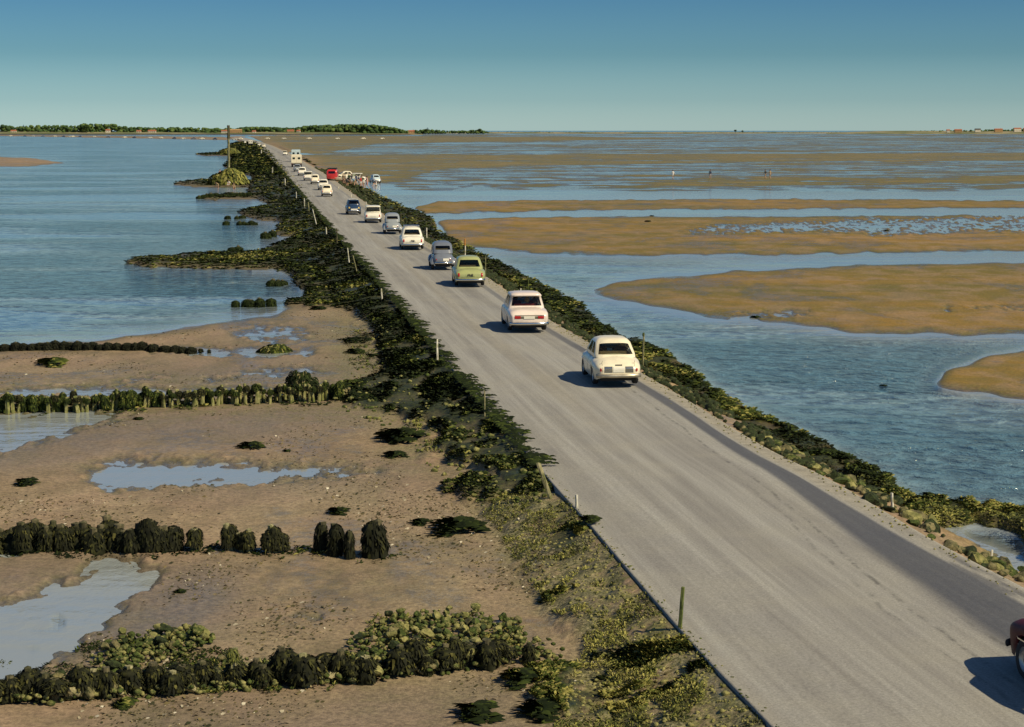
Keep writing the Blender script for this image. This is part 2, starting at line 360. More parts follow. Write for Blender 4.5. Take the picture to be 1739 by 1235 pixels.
for p, r in SAND: sandm = np.maximum(sandm, M(p, r) if r else M(p, 1, .15))
poolm = np.zeros_like(YY)
for i_, (p, k) in enumerate(POOL): poolm = np.maximum(poolm, M(p, 5 if i_ in (0, 5, 6, 7) else 2)*k)
micro = (fbm(XX*.9, YY*.45, 21, 5)-.5)
big = (fbm(XX*.035, YY*.02, 31, 4)-.5)
hflat = np.where(sandm > 0, WATER-.20+.285*sandm, WATER-.20)
hflat = hflat+micro*.055+big*.08*sandm
hflat = hflat-poolm*.165+(fbm(XX*3.2, YY*1.7, 25, 6)-.5)*.34*np.clip(poolm*4, 0, 1)*(1-poolm*.55)
farw = (PX > 440) & (PY < 335)                      # wet flats far out on the right, skin of water over sand
strk = .5*fbm(UU*14, lw*60, 41, 5)+.5*fbm(UU*60, lw*260, 43, 3)
hwetf = WATER+.016+(strk-.5)*.22+sandm*.045
k = sstep(340, 318, PY)*sstep(420+ (PY-232)*2.2, 470+(PY-232)*2.6, PX)
hflat = hflat*(1-k)+hwetf*k
# weed banks
WEED = [
 [(405,241),(392,246),(385,258),(392,270),(380,282),(400,292),(430,300),(420,325),(440,340),(462,346),(440,352),(400,360),(430,370),(470,374),(478,380),(462,398),(500,402),(462,417),(440,428),(330,433),(230,439),(205,446),(290,453),(400,456),(480,459),(497,467),(500,480),(517,490),(520,500),(478,519),(560,521),(600,528),(618,545),(636,575),(648,610),(655,635),(640,655),(690,712),(750,745),(742,775),(790,800),(820,812),(850,850),(870,868),(980,880),(1000,890),(960,820),(900,765),(850,712),(795,648),(745,590),(695,532),(650,480),(610,435),(575,398),(548,366),(520,334),(497,307),(477,284),(460,264),(445,251),(430,243)],
 [(560,583),(620,572),(660,566),(660,580),(600,588)], [(590,660),(640,640),(700,640),(740,700),(650,700),(560,682),(540,670)],
 [(290,312),(330,306),(380,304),(430,308),(430,318),(330,317)], [(335,336),(380,330),(440,330),(440,338),(360,339)], [(330,262),(380,260),(392,264),(350,265)],
 [(960,1128),(1080,1128),(1175,1150),(1235,1190),(1160,1205),(1060,1222),(960,1215),(895,1197),(930,1168),(840,1170),(900,1148)],
 [(740,830),(800,826),(870,840),(860,860),(790,850)],
 [(930,935),(975,930),(985,955),(940,962)], [(905,1022),(960,1018),(985,1030),(930,1036)],
]
WR = [(462,243),(480,251),(500,261),(520,272),(545,286),(575,300),(600,312),(640,330),(680,350),(715,362),(735,372),(742,392),(790,418),(850,447),(910,480),(942,492),(990,522),(1040,562),(1100,588),(1160,618),(1200,655),(1250,682),(1330,722),(1400,752),(1440,778),(1490,802),(1530,836),(1600,846),(1640,856),(1739,862),(2400,900),(2400,1300),(1739,985),(1659,945),(1583,905),(1510,861),(1460,832),(1410,802),(1326,763),(1270,732),(1217,699),(1160,664),(1093,625),(1040,596),(990,568),(935,537),(895,509),(861,486),(823,458),(780,434),(745,417),(716,400),(680,379),(650,359),(620,339),(595,321),(570,303),(545,288),(520,275),(500,262),(480,253)]
weedm = np.zeros_like(YY)
for p in WEED: weedm = np.maximum(weedm, M(p, 1))
weedm = np.where(PY > 980, weedm*sstep(.40, .50, fbm(XX*1.3, YY*2.0, 153, 5)+.04), weedm)
weedr = M(WR, 1, .8); gravm = M([(800,850),(990,880),(1080,980),(1177,1089),(1240,1150),(1330,1250),(1330,1500),(900,1500),(940,1180),(1000,1100),(960,1070),(900,1010),(870,950),(840,900)], 8)
gravm = np.maximum(gravm, M([(640,540),(700,640),(740,700),(820,800),(700,800),(640,700),(560,620),(560,540)], 10)*.5)
wr_hole = M([(1585,892),(1660,884),(1735,905),(1745,948),(1700,965),(1640,955),(1600,935)], 2, .4)+M([(1680,955),(1900,940),(1900,1010),(1739,996)], 2, .4)
weedr = weedr*np.clip(1-wr_hole, 0, 1)
dl = xl(YY)-XX; dr = XX-xr(YY)
lump = fbm(XX*1.7, YY*1.2, 51, 5)-.5
hl = np.where(dl > 0, -.03-.18*dl, -.03)+lump*.25*sstep(0, .4, dl)
hr = np.where(dr > 0, -.08-.36*dr, -.08)+lump*.3*sstep(0, .5, dr)
wm = np.maximum(weedm, weedr)
hw = WATER+.10+(lump+.5)*.22+sstep(60, 250, YY)*.15
hgt = hflat*(1-wm)+np.maximum(hflat, hw)*wm
nearroad = sstep(6.5, 2.2, dl)*sstep(1800, 900, YY)
cond_l = (dl > 0)
hgt = np.where(cond_l, np.maximum(hgt, hl-.18*dl*sstep(46, 40, YY)-(1-np.maximum(wm, gravm*.9))*.28*sstep(38, 46, YY)-.06), hgt)
hgt = np.where((dr > 0) & (dr < 6), np.maximum(hgt, hr), hgt)
on = (dl <= 0) & (dr <= 0)
hgt = np.where(on, -.22, hgt)
hgt = np.where((YY > 3650), np.minimum(hgt, WATER+.02), hgt)
cover = np.zeros(YY.shape+(4,), np.float32); cover[..., 3] = 1
cover[..., 0] = wm*(.75+.25*sstep(.3, .6, lump+.5))
cover[..., 1] = np.clip(gravm+.25*sstep(9, 1, dl)*(dl > 0), 0, 1)
cover[..., 2] = sstep(0, 3, dr)*.95*sstep(260, 340, PY)+sstep(0, 3, dr)*.35*(1-sstep(260, 340, PY))
cover2 = np.zeros_like(cover); cover2[..., 3] = 1
wetz = np.zeros_like(YY)
for p_, k_ in (([(60,1120),(130,1075),(220,1010),(290,960),(400,970),(420,1020),(360,1080),(250,1090),(150,1120)], 1), ([(-900,700),(0,700),(300,695),(620,690),(660,720),(500,745),(250,760),(100,790),(-900,900)], .8), ([(-900,640),(0,655),(200,628),(420,618),(640,612),(660,640),(560,655),(0,668),(-900,690)], .8), ([(-900,940),(0,940),(190,948),(180,1000),(0,1040),(-900,1100)], .5), ([(300,790),(700,780),(760,820),(560,835),(200,840)], .5), ([(380,545),(560,545),(600,585),(380,590)], .5), ([(200,1205),(900,1150),(900,1300),(100,1300)], .45)):
    wetz = np.maximum(wetz, M(p_, 14)*k_)
cover2[..., 1] = wetz
edgeband = np.exp(-((hgt-(WATER+.05))/.045)**2)
cover2[..., 0] = np.clip(gravm*1.0+.5*edgeband*(dr > 0)+.25*edgeband*(dl > 0)+k*.75+M([(0,640),(640,640),(640,720),(0,720)], 8)*.35, 0, 1)
def grid_faces(nr, nc):
    i = np.arange(nr-1)[:, None]*nc+np.arange(nc-1)[None, :]
    i = i.ravel(); return np.stack([i, i+1, i+nc+1, i+nc], 1)[:, ::1]
nr, nc = YY.shape
terr = mk('tidal_flat', np.stack([XX, YY, hgt], -1).reshape(-1, 3), grid_faces(nr, nc), mflat, smooth=True)
for nm, ar in (('cover', cover), ('cover2', cover2)):
    at = terr.data.attributes.new(nm, 'FLOAT_COLOR', 'POINT'); at.data.foreach_set('color', ar.reshape(-1).astype(np.float32))
tag(terr, 'sandy tidal flat left bare by the ebb on both sides of the causeway', kind='structure')
terr_z = lambda x, y: None
YA = Yrow[::-1]
def tz(x, y):
    r = len(YA)-1-np.interp(y, YA, np.arange(len(YA))); c = np.interp(x/(y+4), U, np.arange(nc))
    return float(hgt[int(np.clip(round(float(r)), 0, nr-1)), int(np.clip(round(float(c)), 0, nc-1))])
# water surface with the sheltered shallows marked as calm
s3 = (slice(None, None, 3), slice(None, None, 3))
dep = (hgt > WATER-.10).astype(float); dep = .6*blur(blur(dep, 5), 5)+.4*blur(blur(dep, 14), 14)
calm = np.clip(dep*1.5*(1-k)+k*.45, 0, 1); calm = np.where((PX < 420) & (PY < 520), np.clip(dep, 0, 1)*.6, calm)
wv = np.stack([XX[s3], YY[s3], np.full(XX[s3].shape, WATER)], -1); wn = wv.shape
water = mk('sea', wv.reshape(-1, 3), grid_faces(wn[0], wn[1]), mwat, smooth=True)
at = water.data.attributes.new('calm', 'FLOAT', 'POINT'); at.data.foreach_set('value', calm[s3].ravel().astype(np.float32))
tag(water, 'shallow blue sea water and channels around the causeway', kind='structure')
# sea bed and deep surroundings to the horizon and behind the viewer
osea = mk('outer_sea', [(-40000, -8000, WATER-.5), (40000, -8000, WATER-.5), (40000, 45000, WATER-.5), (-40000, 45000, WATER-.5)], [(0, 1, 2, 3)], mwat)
tag(osea, kind='structure')

# ------------------------------------------------------------------ road
yrr = np.concatenate([np.geomspace(3, 2100, 1100)]); NA = 150
uu = np.linspace(0, 1, NA); Yg, Ug = np.meshgrid(yrr, uu, indexing='ij')
Xg = xl(Yg)*(1-Ug)+xr(Yg)*Ug
wdt = xr(Yg)-xl(Yg)
Zg = .05*(1-(2*Ug-1)**2)-.05+.006*(fbm(Xg*1.5, Yg*.6, 61, 3)-.5)*2
top = np.stack([Xg, Yg, Zg], -1)
Ug_w = Ug+(fbm(Yg*.12, Ug*0+3, 71, 4)-.5)*.008
cs = np.interp(Yg, [10, 27, 33.6, 37, 42, 45, 49, 54, 75, 110, 400], [.76, .80, .826, .840, .852, .864, .876, .885, .87, .85, .82])
hwid = np.interp(Yg, [10, 30, 35, 39, 42, 45, 50, 80, 160], [.13, .105, .09, .068, .052, .042, .034, .028, .02])
st_ = np.interp(Yg, [10, 45, 60, 90, 200, 500], [1, 1, .9, .6, .3, .15])
wearR = np.where(Ug_w > cs, sstep(1.08, .88, np.abs(Ug_w-cs)/hwid), sstep(1.35, .6, np.abs(Ug_w-cs)/hwid))*st_
wearR = np.maximum(wearR, .28*sstep(1, .5, np.abs(Ug_w-(cs-.19))/.09)*sstep(40, 130, Yg)*.7)
wearR = np.maximum(wearR, .8*(Ug > cs)*sstep(1.0, .965, Ug)*sstep(41, 34, Yg)*sstep(.38, .58, fbm(Ug*24, Yg*.5, 161, 5)))
cc = np.interp(Yg, [10, 25, 33, 38, 43, 50, 60, 70], [.5, .58, .62, .69, .72, .77, .80, .82])+(fbm(Yg*.9, Yg*0+1, 81, 4)-.5)*.02
wearG = sstep(1, .3, np.abs(Ug-cc)/.009)*sstep(75, 60, Yg)
cc2 = cc-.05+(fbm(Yg*.5, Yg*0+9, 82, 4)-.5)*.06
wearG = np.maximum(wearG, .7*sstep(1, .3, np.abs(Ug-cc2)/.008)*sstep(48, 38, Yg))
cc3 = np.interp(Yg, [10, 24, 30, 40], [.66, .74, .70, .66])+(fbm(Yg*.9, Yg*0+5, 83, 4)-.5)*.03
wearG = np.maximum(wearG, .8*sstep(1, .3, np.abs(Ug-cc3)/.010)*sstep(34, 29, Yg))
wearB = sstep(cs+hwid*.9, cs+hwid*1.3+.02, Ug)*np.interp(Yg, [10, 32, 45, 60], [.15, .25, .75, .9])+.28*sstep(1, .3, np.abs(Ug_w-.42)/.08)*sstep(40, 60, Yg)+.3*sstep(.06, 0, Ug)
wear = np.stack([wearR, wearG, np.clip(wearB, 0, 1), np.ones_like(wearR)], -1)
vt = top.reshape(-1, 3); fc = grid_faces(*Yg.shape)
n0 = len(vt); nrw = Yg.shape[0]
skl = top[:, 0, :].copy(); skl[:, 2] = -.75; skr = top[:, -1, :].copy(); skr[:, 2] = -.75
ia = np.arange(nrw-1)*NA
fl = np.stack([ia, ia+NA, n0+np.arange(1, nrw), n0+np.arange(nrw-1)], 1)
fr_ = np.stack([ia+NA-1, n0+nrw+np.arange(nrw-1), n0+nrw+np.arange(1, nrw), ia+NA+NA-1], 1)
road = mk('road', np.concatenate([vt, skl, skr]), np.concatenate([fc, fl, fr_]), mroad)
at = road.data.attributes.new('wear', 'FLOAT_COLOR', 'POINT')
at.data.foreach_set('color', np.concatenate([wear.reshape(-1, 4), np.tile([0, .6, 0, 1], (2*nrw, 1))]).astype(np.float32).ravel())
uvl = road.data.uv_layers.new(name='UVMap'); vi = np.empty(len(road.data.loops), np.int32); road.data.loops.foreach_get('vertex_index', vi)
uva = np.concatenate([np.stack([(Ug*6.5), Yg], -1).reshape(-1, 2), np.stack([skl[:, 0]*0, skl[:, 1]], 1), np.stack([skr[:, 0]*0+6.5, skr[:, 1]], 1)])
uvl.data.foreach_set('uv', uva[vi].astype(np.float32).ravel())
tag(road, 'worn grey causeway road running out across the flats', kind='structure')

# ------------------------------------------------------------------ blades (seaweed fronds)
def blades(base, ang, L, wd, lift, droop, tint, seg=3):
    n = len(base); t = np.linspace(0, 1, seg+1)
    dx = np.cos(ang); dy = np.sin(ang)
    V = np.zeros((n, seg+1, 2, 3)); bend = (rng.random(n)-.5)*.8
    for i, tt in enumerate(t):
        a2 = ang+bend*tt
        cx = base[:, 0]+np.cos(a2)*L*tt; cy = base[:, 1]+np.sin(a2)*L*tt
        cz = base[:, 2]+lift*np.sin(min(tt*1.6, 1.57))*1-droop*tt*tt
        ww = wd*(.35+.65*math.sin(math.pi*min(tt*.8+.12, 1)))*(1 if i < seg else .25)
        for s, sg in ((0, -1), (1, 1)):
            V[:, i, s, 0] = cx-dy*ww*sg*.5; V[:, i, s, 1] = cy+dx*ww*sg*.5; V[:, i, s, 2] = cz+(s-.5)*ww*.5
    b0 = np.arange(n)[:, None]*(2*(seg+1))+np.arange(seg)[None, :]*2
    b0 = b0.ravel(); f = np.stack([b0, b0+1, b0+3, b0+2], 1)
    tn = np.repeat(tint, 2*(seg+1))
    return V.reshape(-1, 3), f, tn
def join(parts):
    vs, fs, ts, o = [], [], [], 0
    for v, f, t in parts: vs.append(v); fs.append(f+o); ts.append(t); o += len(v)
    return np.concatenate(vs), np.concatenate(fs), np.concatenate(ts)
def weed_from(mask, dens, tshift, seed, sz=1):
    idx = np.argwhere((mask > .45) & (PX > -500) & (PX < 2250) & (PY < 1350))
    n = int(len(idx)*dens); pick = idx[rng.integers(0, len(idx), n)]
    r_, c_ = pick[:, 0], pick[:, 1]
    y = YY[r_, c_]; x = XX[r_, c_]+(rng.random(n)-.5)*.0008*y; z = hgt[r_, c_]
    y = y+(rng.random(n)-.5)*.0*y
    L = sz*(.075+.00095*y)*(.72+.28*sstep(40, 60, y))*(.6+rng.random(n)); 
    ang = np.where(rng.random(n) < .5, 0, math.pi)+(rng.normal(0, .75, n))
    clump = fbm(x*.8, y*.5, seed, 4)
    big_ = fbm(x*.22, y*.10, seed+5, 4)
    t = np.clip(rng.random(n)**1.7*.8+(clump-.47)*1.5+(big_-.5)*1.5+tshift+.22*sstep(46, 36, y), 0, 1)
    keep = (fbm(x*.9, y*.45, seed+9, 4) < .60+.1*sstep(60, 90, y)); base_ = np.stack([x, y, z-.02+(clump-.4)*(.12+.0008*y)], 1)
    x, y, z, L, ang, clump, t, base_ = [q[keep] for q in (x, y, z, L, ang, clump, t, base_)]; n = len(x)
    return blades(base_, ang, L, L*.38, (.035+.0004*y)*(.5+rng.random(n)), (.02+.0004*y)*rng.random(n), t)
pl = [weed_from(weedm, 4.0, -.04, 91)]
# fringe hanging over the left road edge in pointed tongues
nf = 520; fy = np.exp(rng.uniform(math.log(45), math.log(420), nf))
for _ in range(1):
    fb = []; fa = []; fL = []; ft = []
    for y0 in fy:
        m = 16; ln = rng.uniform(.15, .75)*min(1, 60/y0+.45); sz = ln*.35+.0006*y0
        for q in range(m):
            tt = rng.random(); fb.append((xl(y0)-.25+ln*tt, y0+rng.normal(0, .16)*(1-tt)*(1+y0/60), .02+.05*(1-tt)))
            fa.append(rng.normal(0, .5)); fL.append(sz*(.7+.5*rng.random())*(1-.4*tt)); ft.append(rng.random()**2*.7)
    fb = np.array(fb); fL = np.array(fL)
    pl.append(blades(fb, np.array(fa), fL, fL*.35, .05+0*fL, .05+0*fL, np.array(ft)))
v, f, t = join(pl)
tag(mk('seaweed_bank', v, f, mweed, tint=t), 'dark green seaweed thick on the bank left of the road', 'seaweed', kind='stuff')
v, f, t = weed_from(weedr*((PY < 835)+.75*(PY >= 835)*(fbm(XX*1.6, YY*1.6, 93, 3) > .38)), 2.8, .04, 95)
tag(mk('seaweed_fringe', v, f, mweed, tint=t), 'dark seaweed strip on the rocks right of the road', 'seaweed', kind='stuff')
v, f, t = weed_from(weedr*(PY >= 790)*(fbm(XX*2.1, YY*1.6, 133, 4) > .40), 2.4, .05, 134, .8)
tag(mk('wet_weed', v, f, myweed, tint=t), 'bright yellow green weed over the rocks at the lower right', 'seaweed', kind='stuff')
v, f, t = weed_from(gravm*(fbm(XX*1.6, YY*1.3, 97, 5) > .44)*(weedm < .3), 1.5, -.08, 96, .6)
tag(mk('green_algae', v, f, myweed, tint=t), 'yellowish green weed growing over the gravel beside the road', 'seaweed', kind='stuff')

# ------------------------------------------------------------------ rocks
def rock_mesh(seed, flat=.7, sub=2):
    bm = bmesh.new(); bmesh.ops.create_icosphere(bm, subdivisions=sub, radius=1)
    rr = random.Random(seed); sx, sy, szz = rr.uniform(.8, 1.25), rr.uniform(.7, 1.1), flat*rr.uniform(.75, 1.15)
    pl_ = [(Vector((rr.gauss(0, 1), rr.gauss(0, 1), rr.gauss(0, 1))).normalized(), rr.uniform(.5, .78)) for _ in range(11)]
    for v in bm.verts:
        for nn, dd in pl_:
            k_ = v.co.dot(nn)-dd
            if k_ > 0: v.co -= nn*k_*1.0
        v.co += v.co.normalized()*rr.uniform(-.05, .05)
        v.co.x *= sx; v.co.y *= sy; v.co.z *= szz
    me = bpy.data.meshes.new('rock'); bm.to_mesh(me); bm.free(); return me
RM = []
for mi, mm in enumerate((mrock, mrockd, mrockl)):
    for q in range(5):
        me = rock_mesh(q*7+mi); me.materials.append(mm); me.polygons.foreach_set('use_smooth', np.zeros(len(me.polygons), bool)); RM.append(me)
def put_rock(x, y, z, r, kind, label, group):
    o = bpy.data.objects.new('boulder', RM[kind*5+random.randrange(5)]); C.objects.link(o)
    o.location = (x, y, z); o.scale = (r, r*random.uniform(.8, 1.1), r*random.uniform(.75, 1.05)); o.rotation_euler = (random.uniform(-.3, .3), random.uniform(-.3, .3), random.uniform(0, 6.3))
    return tag(o, label, 'rock', group)
def scatter(poly, n, zoff=0):
    xs = [p[0] for p in poly]; y_ = [p[1] for p in poly]; out = []
    while len(out) < n:
        a = random.uniform(min(xs), max(xs)); b = random.uniform(min(y_), max(y_))
        if inpoly(np.array([a]), np.array([b]), poly)[0]:
            g = G(a, b, FLAT+zoff); out.append((g.x, g.y, tz(g.x, g.y)))
    return out
# right bank boulders (individuals, nearest and largest)
nb = 0
for s in np.linspace(0, 1, 620):
    if nb >= 130: break
    y = float(27+ (72-27)*s**1.9)
    wdb = np.interp(y, [26, 31, 36, 41, 50, 60, 75], [5.0, 4.5, 2.2, 1.5, 1.5, 1.5, 1.4])
    if random.random() > .62: continue
    x = float(xr(y))+random.uniform(.15, wdb)
    px_, py_ = proj(x, y, -.6)
    if inpoly(np.array([px_]), np.array([py_+6]), [(1570,885),(1660,880),(1740,900),(1750,955),(1700,972),(1620,955)])[0] or px_ > 1860: continue
    r = random.uniform(.12, .3)
    seg_ = 'beyond the nearest cream car' if y > 50 else 'between cream car and white bank post' if y > 40.5 else 'near the short white post' if y > 36 else 'by the pool at lower right'
    put_rock(x, y, tz(x, y)+r*.25, r, random.choice((0, 0, 1, 1, 1)) if y < 46 else random.choice((0, 1, 1, 1)), 'weedy boulder on the right bank '+seg_, 'right bank boulders '+seg_); nb += 1
def rockstuff(name, pts, rad, mat, label, seed=0):
    me0 = [rock_mesh(q+50, .75, 1) for q in range(6)]
    vs = []; fs = []; o = 0
    base = []
    for m0 in me0:
        v0 = np.empty(len(m0.vertices)*3, np.float32); m0.vertices.foreach_get('co', v0); f0 = np.array([tuple(p.vertices) for p in m0.polygons]); base.append((v0.reshape(-1, 3), f0))
    for (x, y, z), r in zip(pts, rad):
        v0, f0 = base[rng.integers(0, 6)]; a = rng.random()*6.28; ca, sa = math.cos(a), math.sin(a)
        q = v0*r; q = np.stack([q[:, 0]*ca-q[:, 1]*sa, q[:, 0]*sa+q[:, 1]*ca, q[:, 2]], 1)+np.array([x, y, z]); vs.append(q); fs.append(f0+o); o += len(q)
    return tag(mk(name, np.concatenate(vs), np.concatenate(fs), mat), label, 'stones', kind='stuff')
pts = []; rad = []
for s in range(420):
    y = float(28+22*random.random()**1.5); x = float(xr(y))+random.uniform(.2, np.interp(y, [26, 31, 36, 41, 50], [6.0, 5.0, 2.4, 1.6, 1.5])); px_, py_ = proj(x, y, -.6)
    if inpoly(np.array([px_]), np.array([py_+6]), [(1570,885),(1660,880),(1740,900),(1750,955),(1700,972),(1620,955)])[0]: continue
    pts.append((x, y, tz(x, y)+.04)); rad.append(random.uniform(.05, .15))
rockstuff('bank_pebbles', pts, rad, mrockd, 'smaller weedy stones packed between the right bank boulders')
pts = []; rad = []
for s in range(1500):
    y = math.exp(random.uniform(math.log(46), math.log(420))); wdb = 1.6+max(0, (y-150)*.01)
    x = float(xr(y))+random.uniform(.1, wdb); pts.append((x, y, tz(x, y)+.03)); rad.append(random.uniform(.08, .22)*(1+y/250))
rockstuff('bank_stones', pts, rad, mrockd, 'weedy stones on the right bank running into the distance')
pts = []; rad = []
for x, y, z in scatter([(850,880),(990,885),(1080,985),(1177,1095),(1235,1155),(1310,1240),(1310,1300),(960,1300),(960,1190),(1010,1090),(960,1060),(900,1000)], 2600):
    if x < xl(y)-.05: pts.append((x, y, z)); rad.append(abs(rng.normal(0, .026))+.012)
rockstuff('rubble', pts, rad, mrock, 'small pale rubble and shell grit beside the road edge')
pts = []; rad = []
for x, y, z in scatter([(640,560),(760,700),(900,830),(1000,880),(870,900),(760,830),(680,740),(560,690),(600,620)], 500):
    if x < xl(y)-.1: pts.append((x, y, z+.02)); rad.append(abs(rng.normal(0, .05))+.03)
rockstuff('bank_rubble', pts, rad, mrock, 'ochre stones scattered through the weed of the left bank')

pts = []; rad = []
for s_ in range(500):
    y = float(np.exp(random.uniform(math.log(27), math.log(150)))); x = float(xr(y))-abs(random.gauss(0, .22)); pts.append((x, y, -.03)); rad.append(random.uniform(.008, .03)*(1+y/120))
rockstuff('edge_grit', pts, rad, mrock, 'loose grit and pebbles strewn along the right edge of the road')
pts = []; rad = []
for s_ in range(260):
    y = float(np.exp(random.uniform(math.log(25), math.log(90)))); x = float(xl(y))+abs(random.gauss(0, .10)); pts.append((x, y, -.045)); rad.append(random.uniform(.008, .03)*(1+y/120))
rockstuff('edge_grit', pts, rad, mrock, 'loose grit along the left edge of the road')
idx = np.argwhere((sandm > .8) & (PX > -200) & (PX < 1150) & (PY > 520) & (PY < 1300) & (hgt > WATER+.01) & (dl > .5))
pk = idx[rng.integers(0, len(idx), 60000)]; cl_ = fbm(XX[pk[:, 0], pk[:, 1]]*.5, YY[pk[:, 0], pk[:, 1]]*.3, 121, 5); pk = pk[(cl_ > .52) & (rng.random(len(pk)) < (cl_-.5)*2.2)]
db = np.stack([XX[pk[:, 0], pk[:, 1]], YY[pk[:, 0], pk[:, 1]], hgt[pk[:, 0], pk[:, 1]]+.004], 1); m_ = len(db); L_ = .02+.07*rng.random(m_)**4+.0004*db[:, 1]
v, f, t = blades(db, rng.random(m_)*6.28, L_, L_*.6, L_*.25, L_*.05, rng.random(m_), 2)
tag(mk('wrack_scraps', v, f, tinted('wrack', ((0, (.02, .022, .008)), (.6, (.07, .06, .02)), (.85, (.16, .12, .05)), (1, (.5, .45, .33))), .9), tint=t), 'small scraps of weed and shell strewn over the sand', 'debris', kind='stuff')
# ------------------------------------------------------------------ stakes of the groynes
def post_mesh(h, r0, r1, seed, lean=0, sides=9, rings=8):
    rr = random.Random(seed); V = []; Fc = []
    ph = [rr.uniform(.8, 1.2) for _ in range(sides)]
    for i in range(rings+1):
        t = i/rings; z = -.35+(h+.35)*t; r = r0+(r1-r0)*t
        ox = lean*max(0, z)+math.sin(t*3+seed)*r*.25
        for j in range(sides):
            a = 6.283*j/sides; q = r*ph[j]*rr.uniform(.9, 1.1)
            V.append((ox+q*math.cos(a), q*math.sin(a), z+(rr.uniform(-.12, .10)*r if i == rings else 0)))
    V.append((lean*h, 0, h+r1*rr.uniform(-.3, .6))); top_ = len(V)-1
    for i in range(rings):
        for j in range(sides):
            a = i*sides+j; b = i*sides+(j+1) % sides; Fc.append((a, b, b+sides, a+sides))
    for j in range(sides): Fc.append((rings*sides+j, rings*sides+(j+1) % sides, top_))
    return V, Fc
def shag(h, r, seed, n=170, cov=1.0, tlo=0., thi=.75):
    """weed hanging round a stake: domed core plus hanging fronds"""
    g = np.random.default_rng(seed); V = []; Fc = []; T = []
    K, Rg = 16, 8
    for i in range(Rg+1):
        t = i/Rg; zz_ = h*(1.0-cov*t**1.35)if i else h*1.01
        rad_ = r*math.sin(min(t*4.6, 1.571))*(.92+.22*t) if i else .01
        for j in range(K):
            a = 6.283*j/K; q = rad_*(1+.14*math.sin(j*2.4+seed+i*.5)+.5*(g.random()-.5)); V.append((q*math.cos(a), q*math.sin(a), zz_+.10*h*(g.random()-.5))); T.append(tlo+(thi-tlo)*g.random()**1.5*.9)
    for i in range(Rg):
        for j in range(K):
            a = i*K+j; b = i*K+(j+1) % K; Fc.append((a, a+K, b+K, b))
    V = np.array(V); Fc = np.array(Fc)
    a = g.random(n)*6.283; t = g.random(n)*.85; rr_ = r*np.sin(np.minimum(t*4.6+.1, 1.571))*(.92+.22*t)
    L = h*(.3+.7*cov)*(.10+.32*g.random(n)**2); wdt_ = r*(.10+.2*g.random(n))
    z1 = h*(1.02-cov*t**1.35); z0 = np.maximum(z1-L, -.02); B = np.zeros((n, 3, 2, 3))
    for i, tt in enumerate((0, .55, 1)):
        rad_ = rr_*(1+.10*tt)+.010+.07*tt*(g.random(n)**2); ww = wdt_*(1, 1.0, .3)[i]
        for s, sg in ((0, -1), (1, 1)):
            B[:, i, s, 0] = np.cos(a)*rad_-np.sin(a)*ww*sg*.5; B[:, i, s, 1] = np.sin(a)*rad_+np.cos(a)*ww*sg*.5; B[:, i, s, 2] = z1+(z0-z1)*tt
    b0 = (np.arange(n)[:, None]*6+np.arange(2)[None, :]*2).ravel(); f2 = np.stack([b0, b0+2, b0+3, b0+1], 1)
    tn = np.repeat(tlo+(thi-tlo)*g.random(n)**1.3, 6)
    return join([(V, Fc, np.array(T)), (B.reshape(-1, 3), f2, tn)])
def make_stake(name, h, r, seed, wood, cov, wr, weed, label, cat='stake', group=None, tl=(0, .75)):
    root = empty(name, (0, 0, 0), 0, label, cat, group)
    V, Fc = post_mesh(h*random.uniform(.96, 1.12), r, r*.8, seed, random.uniform(-.12, .12)); mk('post', V, Fc, wood, root)
    if wr > 0:
        v, f, t = shag(h, wr, seed, 170, cov, *tl); mk('seaweed_cover', v, f, weed, root, tint=t)
    return root
def row(points, protos, labels, group, jit=.04, smin=.85, smax=1.15):
    res = []; used = set()
    for i, (px_, py_) in enumerate(points):
        g = G(px_, py_, FLAT); g.x += random.uniform(-jit, jit); g.y += random.uniform(-jit, jit)
        k_ = random.randrange(len(protos)); p_ = protos[k_]
        o = p_ if k_ not in used else copy_tree(p_); used.add(k_)
        s = random.uniform(smin, smax); o.scale = (s*random.uniform(.85, 1.25), s*random.uniform(.85, 1.2), s*random.uniform(.84, 1.1)); o.rotation_euler = (random.uniform(-.11, .11), random.uniform(-.11, .11), random.uniform(0, 6.3))
        o.location = (g.x, g.y, min(max(tz(g.x, g.y), WATER-.1), WATER+.3)-.02); lb_ = labels(px_) if callable(labels) else labels; tag(o, lb_, 'stake', (group+(', '+' '.join(lb_.split()[-5:]) if callable(labels) else '')) if group else None); res.append(o)
    for k_, p_ in enumerate(protos):
        if k_ not in used:
            for ch in list(p_.children): bpy.data.objects.remove(ch)
            bpy.data.objects.remove(p_)
    return res
# row A: low dark domes near the water's edge
pa = [make_stake('groyne_stake', .33, .07, 10+q, mwoodd, .95, .17, mwrack, '-', tl=(0, .45)) for q in range(5)]
A_pts = [(8,595),(27,595),(41,595),(55,595),(67,595),(80,595),(93,594),(110,594),(121,594),(133,595),(147,595),(158,594),(170,595),(183,595),(199,595),(215,595),(229,595),(243,595),(260,596),(280,597),(297,597),(311,597),(325,597)]
row(A_pts, pa, 'short stake rounded over with black weed in the row nearest the open water', 'stakes of the farthest groyne', .03)
ps = [make_stake('groyne_stake', .28, .05, 33, mwoodd, .6, .07, mwrack, '-')]
row([(341,597),(354,597)], ps, 'thin bare stake standing in the pool at the end of the farthest groyne', 'thin stakes in the pool')
